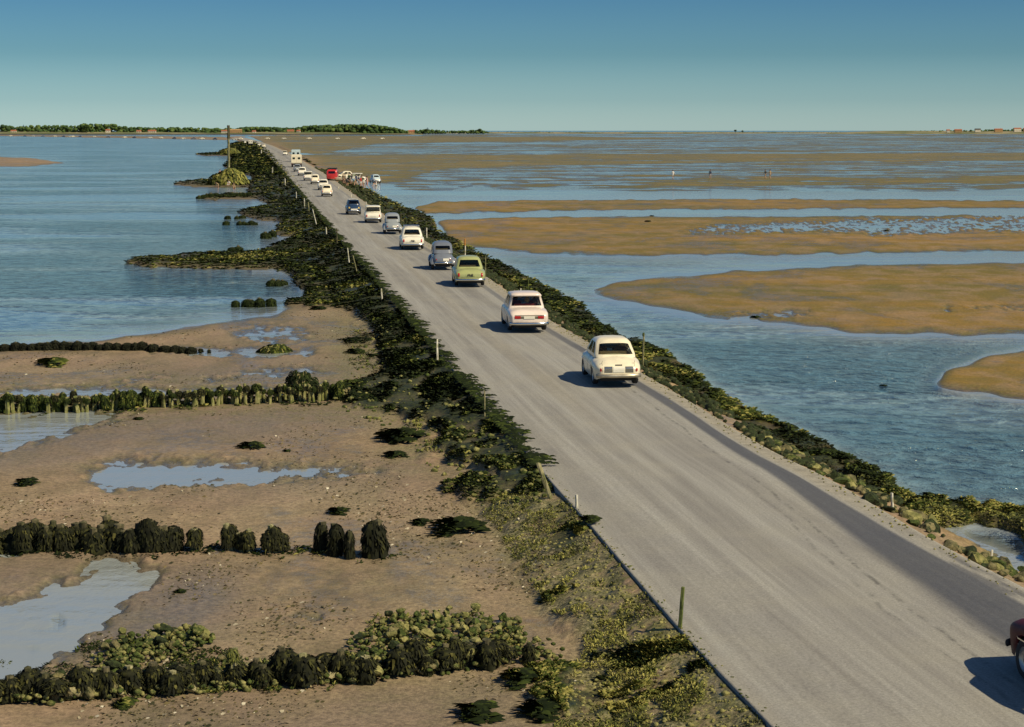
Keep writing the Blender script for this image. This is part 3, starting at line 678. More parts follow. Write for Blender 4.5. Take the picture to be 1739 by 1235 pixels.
# row B: yellowish stakes with green weed
pb = [make_stake('groyne_stake', .60, .062, 20+q, mwoodb, .30, .095, mwrack if q % 2 else mweed, '-', tl=(.1, .8)) for q in range(5)]+[make_stake('groyne_stake', .58, .06, 27+q, mwood, .85, .14, mweed, '-', tl=(.1, .98)) for q in range(2)]
B_pts = [(x_, np.interp(x_, [-60, 0, 150, 300, 450, 600], [700, 698, 695, 692, 685, 680])+random.uniform(-2, 2)) for x_ in np.arange(-25, 590, 8.2)]
row(B_pts, pb, lambda q: 'thin weed draped stake of the middle row, '+('at the left border' if q < 70 else 'above the still water' if q < 230 else 'midway to the dark mound' if q < 420 else 'ending at the dark mound'), 'stakes of the middle groyne', .05, .82, 1.05)
pts = []; rad = []
for x_ in np.arange(-60, 592, 1.5):
    yb = np.interp(x_, [-60, 0, 150, 300, 450, 600], [699, 697, 694, 691, 684, 679]); g_ = G(x_, yb, FLAT)
    for q_ in range(3): pts.append((g_.x+random.uniform(-.05, .05), g_.y+random.uniform(.12, .42), WATER+.06+q_*.15+random.uniform(-.05, .05))); rad.append(random.uniform(.05, .12))
rockstuff('groyne_stones', pts, rad, mrockd, 'dark weedy stones packed behind the middle row of stakes')
# row C: tall shaggy stakes in clusters
pc = [make_stake('groyne_stake', .54, .10, 40+q, mwoodd, .97, .165+.02*(q%3), mwrack, '-', tl=(.05, .88)) for q in range(5)]
C1 = [(x_, 932+(x_ < 200)*0+random.uniform(-4, 4)) for x_ in (-30, -12, 0, 12, 25, 38, 50, 62, 75, 87, 99, 111, 124, 136, 148, 160, 172, 184, 196)]
row(C1, pc, 'shaggy weed covered stake in the dense left stretch of the third row', 'dense left stretch of the third groyne', .04)
pc2 = [make_stake('groyne_stake', .58, .10, 50+q, mwoodd, .97, .185, mwrack, '-', tl=(0, .7)) for q in range(3)]
row([(212,936),(225,938),(238,937),(252,937),(265,938),(278,937),(291,935)], pc2, 'tall shaggy stake in the block left of the lone mossy stake', 'block of tall shaggy stakes', .03)
pc3 = [make_stake('groyne_stake', .55, .09, 60+q, mwood, .8, .15, mwrack, '-', tl=(.1, .9)) for q in range(3)]
row([(332,936)], pc3[:1], 'lone mossy stake standing apart with a ragged olive top', None)
row([(394,936),(410,938),(422,939),(454,940),(466,940),(478,939)], pc3[1:], 'stumpy weed draped stake in the broken middle of the third row', 'stumps in the broken middle of the third groyne', .03, .8, 1.0)
pc4 = [make_stake('groyne_stake', .66, .08, 70+q, mwoodd, .95, .115+.065*(q==2), mwrack, '-', tl=(0, .7)) for q in range(3)]
row([(546,938),(570,944),(594,950)], pc4[:2], 'narrow round headed stake near the right end of the third row', 'round headed stakes of the third groyne', .02)
row([(640,946)], pc4[2:], 'bulky dark stake that ends the third row on the right', None, .02, 1.0, 1.1)
# row D: front groyne
pd = [make_stake('groyne_stake', .44+.03*(q%3), .075, 80+q, mwood if q % 2 else mwoodd, (.9, .5, .8)[q%3], .13+.03*(q%3), mwrack, '-', tl=(0, .9)) for q in range(7)]
D_pts = [(x_+random.uniform(-4, 4), np.interp(x_, [-60, 0, 60, 200, 400, 600, 760, 900], [1200, 1192, 1190, 1182, 1165, 1155, 1140, 1125])+random.uniform(-5, 5)) for x_ in np.arange(-30, 905, 21)]
row(D_pts, pd, lambda q: 'weed draped stake of the front row, '+('at the far left below the stream' if q < 170 else 'in front of the left stone heap' if q < 370 else 'in the stretch between the stone heaps' if q < 600 else 'in front of the right stone heap'), 'stakes of the front groyne', .07, .62, 1.15)
p_ = make_stake('groyne_stake', .66, .06, 99, mwood, .3, .07, myweed, '-')
row([(397,1168)], [p_], 'bare upright stake, pale and thin, midway along the front row', None, .0, 1, 1.05)
pts = []; rad = []
for poly_, n__ in (([(150,1125),(200,1092),(270,1080),(330,1076),(365,1092),(340,1108),(250,1135),(180,1150)], 420), ([(580,1095),(640,1065),(720,1050),(800,1050),(885,1062),(900,1100),(800,1110),(720,1125),(600,1140)], 640), ([(-20,1195),(60,1165),(200,1148),(400,1132),(600,1128),(760,1112),(930,1096),(960,1120),(760,1148),(600,1165),(400,1178),(200,1190),(60,1202)], 1100)):
    for x, y, z in scatter(poly_, n__): pts.append((x, y, z+random.uniform(0, .16))); rad.append(random.uniform(.03, .095))
rockstuff('groyne_stones', pts, rad, mrock, 'olive weedy stones filling the front groyne and its heaps')
# dark tripod like mound at the right end of row B, and the weedy mound on the strip of water
def mound(name, px_, py_, wpx, h, mat, weedmat, label, cat, tl=(0, .6), n=1500, zb=None):
    g = G(px_, py_, FLAT); r = wpx/2*(g.y*CP+(H+.7)*SP)/F; z = tz(g.x, g.y) if zb is None else zb
    root = empty(name, (g.x, g.y, z-.05), random.uniform(0, 1), label, cat)
    bm = bmesh.new(); bmesh.ops.create_icosphere(bm, subdivisions=4, radius=1); gg = np.random.default_rng(int(px_))
    V = np.array([v.co[:] for v in bm.verts]); Fc = np.array([[v.index for v in f_.verts] for f_ in bm.faces]); bm.free()
    nn = fbm(V[:, 0]*2.5+px_, V[:, 1]*2.5+V[:, 2]*2, 5, 4)-.5
    V = V*(1+nn[:, None]*.55); V[:, 2] = np.maximum(V[:, 2], -.1); V = V*np.array([r, r*.75, h])
    mk('core', V, Fc, mat, root)
    i = gg.integers(0, len(V), n); b_s = V[i]; a = np.arctan2(b_s[:, 1], b_s[:, 0])+gg.normal(0, .5, n)
    L = r*.22*(.6+gg.random(n)); v, f, t = blades(b_s, a, L, L*.4, L*.25, L*.9, tl[0]+(tl[1]-tl[0])*gg.random(n)**1.3)
    mk('seaweed_cover', v, f, weedmat, root, tint=t); return root
mound('weed_mound', 512, 672, 62, .8, mrockd, mweed, 'pointed dark weed mound rising at the right end of the middle row of stakes', 'mound')
mound('weed_mound', 467, 594, 60, .42, mrock, mweed, 'low tawny weed mound sitting in the narrow strip of water', 'mound', (.2, 1))
mound('refuge_mound', 388, 315, 58, 2.7, mrock, myweed, 'yellow green weedy rock mound at the foot of the tall pole', 'mound', (.2, 1), 3000, -.75)
mound('refuge_mound', 390, 263, 34, 2.5, mrock, myweed, 'smaller weedy rock mound farther out, behind the tall pole', 'mound', (.1, .9), 2000, -.75)
# scattered clumps on the sand and in the water
CL = [(680,748,90,'long dark weed clump pointing from the bank onto the sand, below the middle groyne'),(670,776,42,'slim dark weed clump just below the long clump beside the bank'),(425,762,46,'dark weed clump alone on the sand above the large shallow puddle'),(487,768,16,'tiny weed tuft right of the clump above the large puddle'),
(44,824,46,'dark weed clump at the left border on plain sand'),(574,873,44,'oval weed clump on bare sand above the third row of stakes'),(713,890,40,'weed clump on pebbly sand left of the road bank'),(775,902,100,'broad ragged weed clump reaching left from the stony bank'),(305,1008,24,'small weed tuft on the sand right of the bottom left stream'),(88,621,58,'leafy green weed clump between the two upper rows of stakes'),
(1000,884,40,'scrap of weed washed onto the road edge by the short white post'),(808,1216,92,'dark weed clump at the bottom border, left one of the pair'),(915,1212,90,'dark weed clump at the bottom border, right one of the pair'),(885,1160,80,'dark ragged weed clump below the right end of the front groyne'),(540,526,28,'flat weed streak at the shoreline beneath the last water stakes'),
(603,600,36,'brown weed clump on pink sand close to the bank'),(632,608,22,'small weed tuft right of the brown clump close to the bank'),(235,714,20,'tiny dark tuft at the edge of the pool under the middle groyne'),(210,1198,50,'bright green weed patch below the front groyne'),(905,478,18,'lone dark rock of weed in the water right of the cars'),(1500,651,16,'dark snag sticking up from the right hand channel'),(1575,834,26,'pointed weed clump in the water beside the right bank'),(1283,537,18,'weed tuft on the lip of the golden sandbank'),
(1100,377,12,'tiny dark tuft on the far golden bank'),(1107,366,9,'dark speck of weed along the narrow far channel'),(1505,391,10,'dark tuft on the wet patch of the far bank')]
for i, (a, b, wpx, lab) in enumerate(CL):
    g = G(a, b, FLAT if a != 1000 else 0); zt_ = tz(g.x, g.y) if a != 1000 else .0; zt_ = max(zt_, WATER-.03)
    r = wpx/2*(g.y*CP+H*SP)/F; gg = np.random.default_rng(i); n = 260
    root = empty('seaweed_clump', (g.x, g.y, zt_), 0, lab, 'seaweed')
    th = gg.random(n)*6.28; lob = .55+.55*(np.sin(th*2+i)*.4+np.sin(th*3+i*2)*.35+.5); rr_ = np.sqrt(gg.random(n))*lob; bx = np.cos(th)*rr_*r*.8; by = np.sin(th)*rr_*r*1.3; hh = (1-rr_**2)*min(.35*r, .25)
    L = r*.42*(.4+gg.random(n)); tl = .35 if i in (9, 18) else 0
    v, f, t = blades(np.stack([bx, by, hh-.01], 1), np.where(gg.random(n) < .5, 0, math.pi)+gg.normal(0, .5, n), L, L*.35, L*.2, L*.12, np.clip(tl+gg.random(n)**1.6*.7, 0, 1))
    mk('fronds', v, f, mweed, root, tint=t)
    me = rock_mesh(200+i, .3); o = bpy.data.objects.new('core', me); me.materials.append(mrockd); C.objects.link(o); o.parent = root; o.scale = (r*.5, r*.7, min(.35*r, .25))
# heaps of stones at the front groyne
for poly, n, lab, grp, kd in (([(160,1120),(200,1090),(270,1080),(330,1078),(365,1092),(330,1104),(250,1118),(200,1135)], 32, 'weedy stone in the heap behind the left half of the front groyne', 'stones heaped behind the left of the front groyne', (0, 0, 1)),
    ([(585,1092),(640,1065),(720,1050),(800,1050),(885,1062),(880,1085),(800,1095),(720,1110),(640,1112)], 46, 'weedy stone in the heap behind the right half of the front groyne', 'stones heaped behind the right of the front groyne', (0, 0, 1, 0)),
    ([(-20,1195),(60,1165),(200,1150),(400,1135),(600,1130),(760,1112),(900,1100),(900,1130),(760,1145),(600,1165),(400,1178),(200,1190),(60,1200)], 76, 'stone wedged between the stakes of the front groyne', 'stones wedged in the front groyne', (0, 1, 1, 2))):
    for x, y, z in scatter(poly, n):
        r = random.uniform(.07, .16); put_rock(x, y, z+r*.5+random.uniform(.02, .20), r, random.choice(kd), lab, grp)
put_rock(*G(714,1145,FLAT)[:2], -.6, .2, 2, 'large pale pointed stone leaning on the front groyne', None)
v_ = []
gm = M([(-100,1130),(0,1120),(180,1080),(360,1075),(400,1120),(600,1110),(640,1050),(880,1050),(900,1130),(700,1150),(400,1180),(0,1200),(-100,1200)], 1)
v, f, t = weed_from(gm*(fbm(XX*1.5, YY*1.2, 143, 4) > .50), 1.0, .22, 98, .8); tag(mk('groyne_weed', v, f, mweed, tint=t), 'weed matted over the stones of the front groyne', 'seaweed', kind='stuff')
gm = M([(-200,925),(0,925),(190,930),(300,925),(340,935),(400,935),(490,930),(560,935),(680,945),(640,956),(560,950),(400,945),(290,945),(200,950),(0,945),(-200,945)], 1)
v, f, t = weed_from(gm, .9, -.05, 99); tag(mk('weed_mat', v, f, mweed, tint=t), 'dark weed mat along the foot of the third row of stakes', 'seaweed', kind='stuff')
gm = M([(-200,700),(0,692),(300,688),(580,670),(590,684),(300,696),(0,702),(-200,708)], 1)
v, f, t = weed_from(gm, .8, .1, 101); tag(mk('weed_mat', v, f, mweed, tint=t), 'green weed along the foot of the middle row of stakes', 'seaweed', kind='stuff')
# little stakes standing in the left hand water
pw = [make_stake('groyne_stake', .5, .12, 110+q, mwoodd, .95, .22, mweed, '-', tl=(0, .6)) for q in range(3)]
row([(400,519),(420,519),(424,519),(440,519),(460,518)], pw, 'weed capped stake in the water beside the shoreline point', 'stakes in the water by the shoreline point', .02)
pw = [make_stake('groyne_stake', .42, .12, 120+q, mwoodd, .95, .25, mweed, '-', tl=(0, .6)) for q in range(3)]
row([(463,484),(472,484),(480,482)], pw, 'squat dark stake in the inlet below the long weedy spit', 'squat stakes in the inlet', .02)
pw = [make_stake('groyne_stake', .62, .18, 130+q, mwoodd, .95, .32, mweed, '-', tl=(0, .6)) for q in range(2)]
row([(451,404),(463,401)], pw, 'pointed dark stake, one of the pair standing in the water off the bank', 'pair of pointed stakes off the bank', .0, 1, 1.1)
pw = [make_stake('groyne_stake', .45, .16, 140+q, mwoodd, .95, .3, mweed, '-', tl=(0, .6)) for q in range(3)]
row([(387,371),(402,371),(411,370),(384,381),(408,381),(414,381),(420,381),(427,381),(433,381),(395,426),(405,426)], pw, 'far weed capped stake showing as a dark dot in the left hand water', 'far stakes dotted in the left water', .02)
pw = [make_stake('groyne_stake', .5, .2, 150+q, mwoodd, .95, .35, mweed, '-', tl=(0, .6)) for q in range(2)]
row([(x_, 337-(x_-338)*.02) for x_ in range(338, 426, 7)], pw, 'small far stake in the low row reaching into the water below the rock mound', 'far row of stakes below the rock mound', .1)

# ------------------------------------------------------------------ roadside marker posts
def marker(px_, pb_, hpx, r, lean, mat, label, side, z=None, cap=None, leany=0):
    zb = -.35 if z is None else z
    g = G(px_, pb_, zb); dep = g.y*CP+(H-zb)*SP; h = hpx*dep/F
    root = empty('marker_post', g, random.uniform(-.2, .2), label, 'post')
    V, Fc = post_mesh(h, max(r, dep*.00030), max(r*.85, dep*.00026), int(px_), 0, 8, 6); V = [(x+lean*max(0, z_), y+leany*max(0, z_), z_) for x, y, z_ in V]
    mk('shaft', V, Fc, mat, root)
    if cap:
        rr_ = max(r, dep*.0003)*1.25; V2, F2 = post_mesh(h*.55 if cap == morange else .12, rr_, rr_, 3, 0, 8, 3)
        V2 = [(x+lean*h, y, max(z_, 0)+(h if cap == morange else h-.06)) for x, y, z_ in V2]; mk('painted_top' if cap == morange else 'cap', V2, F2, cap, root)
    return root
marker(1150,1105,110,.045,.08,mwoodg,'green slimy post leaning right at the near left edge of the road','l',-.45)
marker(979,866,26,.035,-.02,mwoodw,'short white post at the left road edge beside the leaning log','l',-.1)
marker(937,856,70,.06,-.33,mwood,'thick bleached log leaning left out of the bank weed','l',-.3)
marker(823,721,58,.02,0,mwood,'thin upright stick post in the weed beyond the leaning log','l')
p_ = marker(743,626,50,.035,.0,mwoodw,'pale square post with a stone block at its foot','l')
me = rock_mesh(77, .9); me.materials.append(mrockl); o = bpy.data.objects.new('stone_block', me); C.objects.link(o); o.parent = p_; o.scale = (.11, .11, .12); o.location = (.02, -.22, .02)
marker(649,509,19,.045,-.05,mwoodw,'short white post at the left road edge, level with the green car','l',-.1)
marker(593,445,24,.03,-.1,mwoodw,'white topped post on the left edge opposite the car with the roof rack','l',-.1)
marker(608,468,34,.03,-.25,mwood,'thin stick leaning left out of the weed below the white topped post','l')
marker(572,410,22,.02,.0,mwoodd,'thin dark stick at the left road edge where the road bends','l',0)
marker(554,396,10,.06,0,mwoodw,'small white stub where the road starts to narrow','l',-.1)
marker(537,379,24,.05,-.25,mwoodw,'leaning pale post on the left edge opposite the dark blue car','l',-.1)
marker(525,358,14,.04,-.1,mwood,'weathered post just beyond the leaning pale post','l',-.1)
marker(517,350,13,.05,0,mwoodw,'pale post on the left edge with a reddish foot','l',-.1)
marker(503,335,9,.05,0,mwoodw,'small white marker on the far left edge of the road','l',-.1)
marker(484,313,10,.06,0,mwoodw,'white marker at the left edge near the weedy path','l',-.1)
marker(463,292,8,.06,0,mwoodw,'tiny white marker beside the road past the rock mound','l',-.1)
marker(444,261,6,.08,0,mwoodw,'farthest tiny white marker on the left edge','l',-.1)
marker(1092,612,44,.032,.02,mwood,'tall mossy post standing in the right bank behind the nearest white car','r',-.2,mwoodg)
marker(897,506,38,.025,.0,mwoodg,'tall thin post rising behind the roof of the second white car','r',-.2)
marker(884,507,17,.035,.0,mwoodw,'short white post just left of the tall thin post','r',-.1)
marker(824,476,42,.025,.02,mwood,'slim pole standing right beside the green car','r',-.2)
marker(790,437,20,.04,0,mwoodw,'white post with a bright orange top behind the green car','r',-.2,morange)
marker(725,404,17,.045,0,mwoodw,'white post at the right edge just past the car with the roof rack','r',-.1)
marker(681,384,22,.03,0,mwoodd,'thin dark post behind the pale rounded car','r',-.2)
marker(753,423,9,.03,0,mwoodg,'small stick in the weed above the grey car','r',-.2)
marker(622,351,8,.07,0,mwoodw,'short pale post left of the flat roofed white car','r',-.1)
marker(596,337,7,.07,0,mwoodw,'small white marker on the right edge above the dark blue car','r',-.1)
marker(575,323,7,.07,0,mwoodw,'tiny white marker by the group of people','r',-.1)
marker(1516,864,27,.035,-.05,mwoodw,'white post among the boulders of the near right bank','r',-.3)
marker(1683,946,12,.025,.1,mwoodw,'tiny white stake in the small pool among the right bank boulders','r',-.6)
# tall pole of the refuge
g = G(389, 296, -.5); dep = g.y*CP+(H+.5)*SP; hp = 82*dep/F
root = empty('tall_pole', g, 0, 'tall slender pole with climbing pegs rising above the weedy rock mound', 'pole')
V, Fc = post_mesh(hp, .24, .17, 5, 0, 10, 14); mk('shaft', V, Fc, mwood, root)
V, Fc = post_mesh(2.6, .26, .24, 6, 0, 10, 4); V = [(x, y, max(z, 0)+hp-2.55) for x, y, z in V]; mk('dark_top', V, Fc, mwoodd, root)
for i in range(9):
    V = []; z = 1.2+i*.85; s = 1 if i % 2 else -1
    V = [(s*.1, -.04, z), (s*.1, .04, z), (s*.1, .04, z+.08), (s*.1, -.04, z+.08), (s*.55, -.03, z+.02), (s*.55, .03, z+.02), (s*.55, .03, z+.08), (s*.55, -.03, z+.08)]
    mk('peg', V, [(0, 1, 2, 3), (4, 7, 6, 5), (0, 4, 5, 1), (1, 5, 6, 2), (2, 6, 7, 3), (3, 7, 4, 0)], mwoodd, root)
#CARS#
# ------------------------------------------------------------------ vehicles
def smooth(a, n=2):
    a = np.array(a, float)
    for _ in range(n): a[1:-1] = (a[:-2]+2*a[1:-1]+a[2:])/4
    return a
NSEC = 15
def hull(st, zm, zb, wheels, wr, n=2.6, haunch=(), inset=.05, crown=.0):
    """st rows: y, half width, top z; closed ends; arches cut round the wheels"""
    st = np.array(st, float); ys = []
    for i in range(len(st)-1): ys += list(np.linspace(st[i, 0], st[i+1, 0], max(2, int((st[i+1, 0]-st[i, 0])/.07)+1))[:-1])
    ys.append(st[-1, 0]); ys = np.array(ys)
    wv_ = smooth(np.interp(ys, st[:, 0], st[:, 1]), 3); tv = smooth(np.interp(ys, st[:, 0], st[:, 2]), 3)
    for yc, amp, sg in haunch: wv_ = wv_+amp*np.exp(-((ys-yc)/sg)**2)
    V = []; m = len(ys)
    for y, w_, zt in zip(ys, wv_, tv):
        b = zb; endf = min(1, min(abs(y-ys[0]), abs(y-ys[-1]))/.25); b = zb+.08*(1-endf)
        for yw in wheels:
            if abs(y-yw) < wr+.055: b = max(b, wr+math.sqrt(max(0, (wr+.055)**2-(y-yw)**2))*.92)
        zmm = min(max(zm, b+.03), zt-.04); half = []
        for k in range(9):
            a = k/8*math.pi/2
            half.append((w_*math.sin(a)**(2/n), zmm+(zt-zmm)*max(0, math.cos(a))**(2/n)+crown*(1-math.sin(a)**2)))
        for k in (1, 2, 3, 4):
            t = k/4; half.append((w_*(1-inset*t*t), zmm+(b-zmm)*t))
        row_ = [(-x, y, z) for x, z in half[::-1]]+[(x, y, z) for x, z in half[1:]]
        V += row_
    S = len(row_); Fc = []
    for i in range(m-1):
        for j in range(S-1): a = i*S+j; Fc.append((a, a+S, a+S+1, a+1))
    Fc.append(tuple(range(S))); Fc.append(tuple(reversed(range((m-1)*S, m*S))))
    return V, Fc
def rring(z, yR, yF, w_, r, bow=.05):
    pts = []; kk = []
    def bw(x): return bow*(1-(x/w_)**2)
    for i in range(11): x = -(w_-r)+2*(w_-r)*i/10; pts.append((x, yR-bw(x)))
    for i in range(1, 5): a = -math.pi/2+i*math.pi/10; pts.append((w_-r+r*math.cos(a), yR+r+r*math.sin(a)-bw(w_-r+r*math.cos(a))*.5))
    for i in range(15): pts.append((w_, yR+r+(yF-yR-2*r)*i/14))
    for i in range(1, 5): a = i*math.pi/10; pts.append((w_-r+r*math.cos(a), yF-r+r*math.sin(a)))
    for i in range(11): x = (w_-r)-2*(w_-r)*i/10; pts.append((x, yF+bw(x)))
    for i in range(1, 5): a = math.pi/2+i*math.pi/10; pts.append((-(w_-r)+r*math.cos(a), yF-r+r*math.sin(a)))
    for i in range(15): pts.append((-w_, yF-r-(yF-yR-2*r)*i/14))
    for i in range(1, 5): a = math.pi+i*math.pi/10; pts.append((-(w_-r)+r*math.cos(a), yR+r+r*math.sin(a)))
    return [(x, y, z) for x, y in pts]
# ring indices: rear 0-10, corner 11-14, right side 15-29, corner 30-33, front 34-44, corner 45-48, left side 49-63, corner 64-67
def cabin(levels, rearc=1, arch=.04):
    rings = [rring(*q) for q in levels]; wh_ = levels[2][3]; rings[2] = [(x, y, z-(arch*min(1, abs(x/wh_))**5 if y < levels[2][1]+.12 else 0)) for x, y, z in rings[2]]; n = len(rings[0]); V = [p for r in rings for p in r]
    wins = {'rear_window': set(list(range(0, 10))+list(range(10, 10+rearc))+list(range(n-rearc, n))), 'windscreen': set(range(33, 46)),
            'side_window_a': set(range(16, 21)), 'side_window_b': set(range(22, 28)), 'side_window_c': set(range(51, 57)), 'side_window_d': set(range(58, 63))}
    Fc = []; W = {k: [] for k in wins}
    for i in range(len(rings)-1):
        for j in range(n):
            f = (i*n+j, i*n+(j+1) % n, (i+1)*n+(j+1) % n, (i+1)*n+j); put = False
            if i == 1:
                for k_, s in wins.items():
                    if j in s: W[k_].append(f); put = True
            if not put: Fc.append(f)
    top_ = rings[-1]; c = len(V); V.append((0, sum(p[1] for p in top_)/n, top_[0][2]+.008))
    for j in range(n): Fc.append(((len(rings)-1)*n+j, (len(rings)-1)*n+(j+1) % n, c))
    return V, Fc, W
def sub(V, Fc):
    ids = sorted({i for f in Fc for i in f}); mp = {a: b for b, a in enumerate(ids)}
    return [V[i] for i in ids], [tuple(mp[i] for i in f) for f in Fc]
def lathe(prof, n=24, axis='x'):
    V = []; Fc = []
    for r, a in prof:
        for j in range(n): t = 6.2832*j/n; V.append((a, r*math.cos(t), r*math.sin(t)))
    for i in range(len(prof)-1):
        for j in range(n): q = i*n+j; p = i*n+(j+1) % n; Fc.append((q, p, p+n, q+n))
    return V, Fc
def patch(bv, ax, cx, cz, wx_, hz, shape='rect', off=.008, n=(6, 4), ang=0):
    """decal that follows the surface: rays along ax ('r' from behind, 'f' from front, 's' right, 'l' left)"""
    if shape == 'rect': P2 = [[(-1+2*i/n[0], -1+2*j/n[1]) for i in range(n[0]+1)] for j in range(n[1]+1)]
    else: P2 = [[(math.cos(t*6.2832/14)*q, math.sin(t*6.2832/14)*q) for t in range(15)] for q in (.01, .5, .85, 1)]
    V = []; nj = len(P2[0])
    for rw in P2:
        for a, b in rw:
            if shape == 'arch': pass
            x = cx+a*wx_/2*math.cos(ang)-b*hz/2*math.sin(ang); z = cz+b*hz/2*math.cos(ang)+a*wx_/2*math.sin(ang)
            if ax == 'r': o_, d_, s = Vector((x, -6, z)), Vector((0, 1, 0)), 1
            elif ax == 'f': o_, d_, s = Vector((x, 6, z)), Vector((0, -1, 0)), 1
            elif ax == 's': o_, d_, s = Vector((4, x, z)), Vector((-1, 0, 0)), 1
            else: o_, d_, s = Vector((-4, x, z)), Vector((1, 0, 0)), 1
            h = bv.ray_cast(o_, d_); p = h[0] if h[0] is not None else None
            V.append(p)
    good = [v for v in V if v is not None]
    if not good: return None
    m = sum(good, Vector())/len(good)
    dd = {'r': Vector((0, -1, 0)), 'f': Vector((0, 1, 0)), 's': Vector((1, 0, 0)), 'l': Vector((-1, 0, 0))}[ax]
    k = 1 if ax in 'rf' else 0
    ext = [v[k]*dd[k] for v in good]; best = max(ext)
    out_ = []
    for idx, v in enumerate(V):
        if v is None or best-v[k]*dd[k] > .25:
            a, b = [q for rw in P2 for q in rw][idx]; x = cx+a*wx_/2; z = cz+b*hz/2
            v = Vector((x, m.y, z)) if k == 1 else Vector((m.x, x, z))
        out_.append(tuple(v+dd*off))
    Fc = []; rws = len(P2)
    for j in range(rws-1):
        for i in range(nj-1): a = j*nj+i; Fc.append((a, a+1, a+nj+1, a+nj))
    # skirt back into the body so that the piece has thickness
    if shape == 'rect': loop = list(range(nj))+[j*nj+nj-1 for j in range(1, rws)]+[(rws-1)*nj+i for i in range(nj-2, -1, -1)]+[j*nj for j in range(rws-2, 0, -1)]
    else: loop = [(rws-1)*nj+i for i in range(nj-1)]
    b0 = len(out_)
    for q in loop: out_.append(tuple(Vector(out_[q])-dd*(off+.012)))
    L_ = len(loop)
    for i in range(L_): Fc.append((loop[i], loop[(i+1) % L_], b0+(i+1) % L_, b0+i))
    return out_, Fc
def boxm(x0, x1, y0, y1, z0, z1, bev=.02):
    bm = bmesh.new(); bmesh.ops.create_cube(bm, size=1)
    for v in bm.verts: v.co = Vector(((x0+x1)/2+v.co.x*(x1-x0), (y0+y1)/2+v.co.y*(y1-y0), (z0+z1)/2+v.co.z*(z1-z0)))
    if bev: bmesh.ops.bevel(bm, geom=bm.edges[:], offset=bev, segments=2, affect='EDGES')
    V = [v.co[:] for v in bm.verts]; Fc = [tuple(v.index for v in f.verts) for f in bm.faces]; bm.free(); return V, Fc
def bar(path, r, n=8, sz=1.0):
    V = []; Fc = []
    for i, p in enumerate(path):
        a = Vector(path[max(0, i-1)]); b = Vector(path[min(len(path)-1, i+1)]); t = (b-a).normalized(); u = t.cross(Vector((0, 0, 1)))
        if u.length < .01: u = Vector((1, 0, 0))
        u.normalize(); q = u.cross(t)
        for j in range(n): an = 6.2832*j/n; V.append(tuple(Vector(p)+u*r*math.cos(an)+q*r*sz*math.sin(an)))
    for i in range(len(path)-1):
        for j in range(n): a = i*n+j; b = i*n+(j+1) % n; Fc.append((a, b, b+n, a+n))
    Fc.append(tuple(reversed(range(n)))); Fc.append(tuple(range(len(V)-n, len(V)))); return V, Fc
def text_mesh(s, size, mat, parent, loc, name='lettering'):
    cu = bpy.data.curves.new('t', 'FONT'); cu.body = s; cu.size = size; cu.align_x = 'CENTER'; cu.align_y = 'CENTER'; cu.extrude = .004; cu.offset = size*.02
    o = bpy.data.objects.new('t', cu); C.objects.link(o); dg = bpy.context.evaluated_depsgraph_get()
    me = bpy.data.meshes.new_from_object(o.evaluated_get(dg)); bpy.data.objects.remove(o); me.materials.clear(); me.materials.append(mat)
    q = bpy.data.objects.new(name, me); C.objects.link(q); q.parent = parent; q.location = loc; q.rotation_euler = (math.pi/2, 0, 0); return q

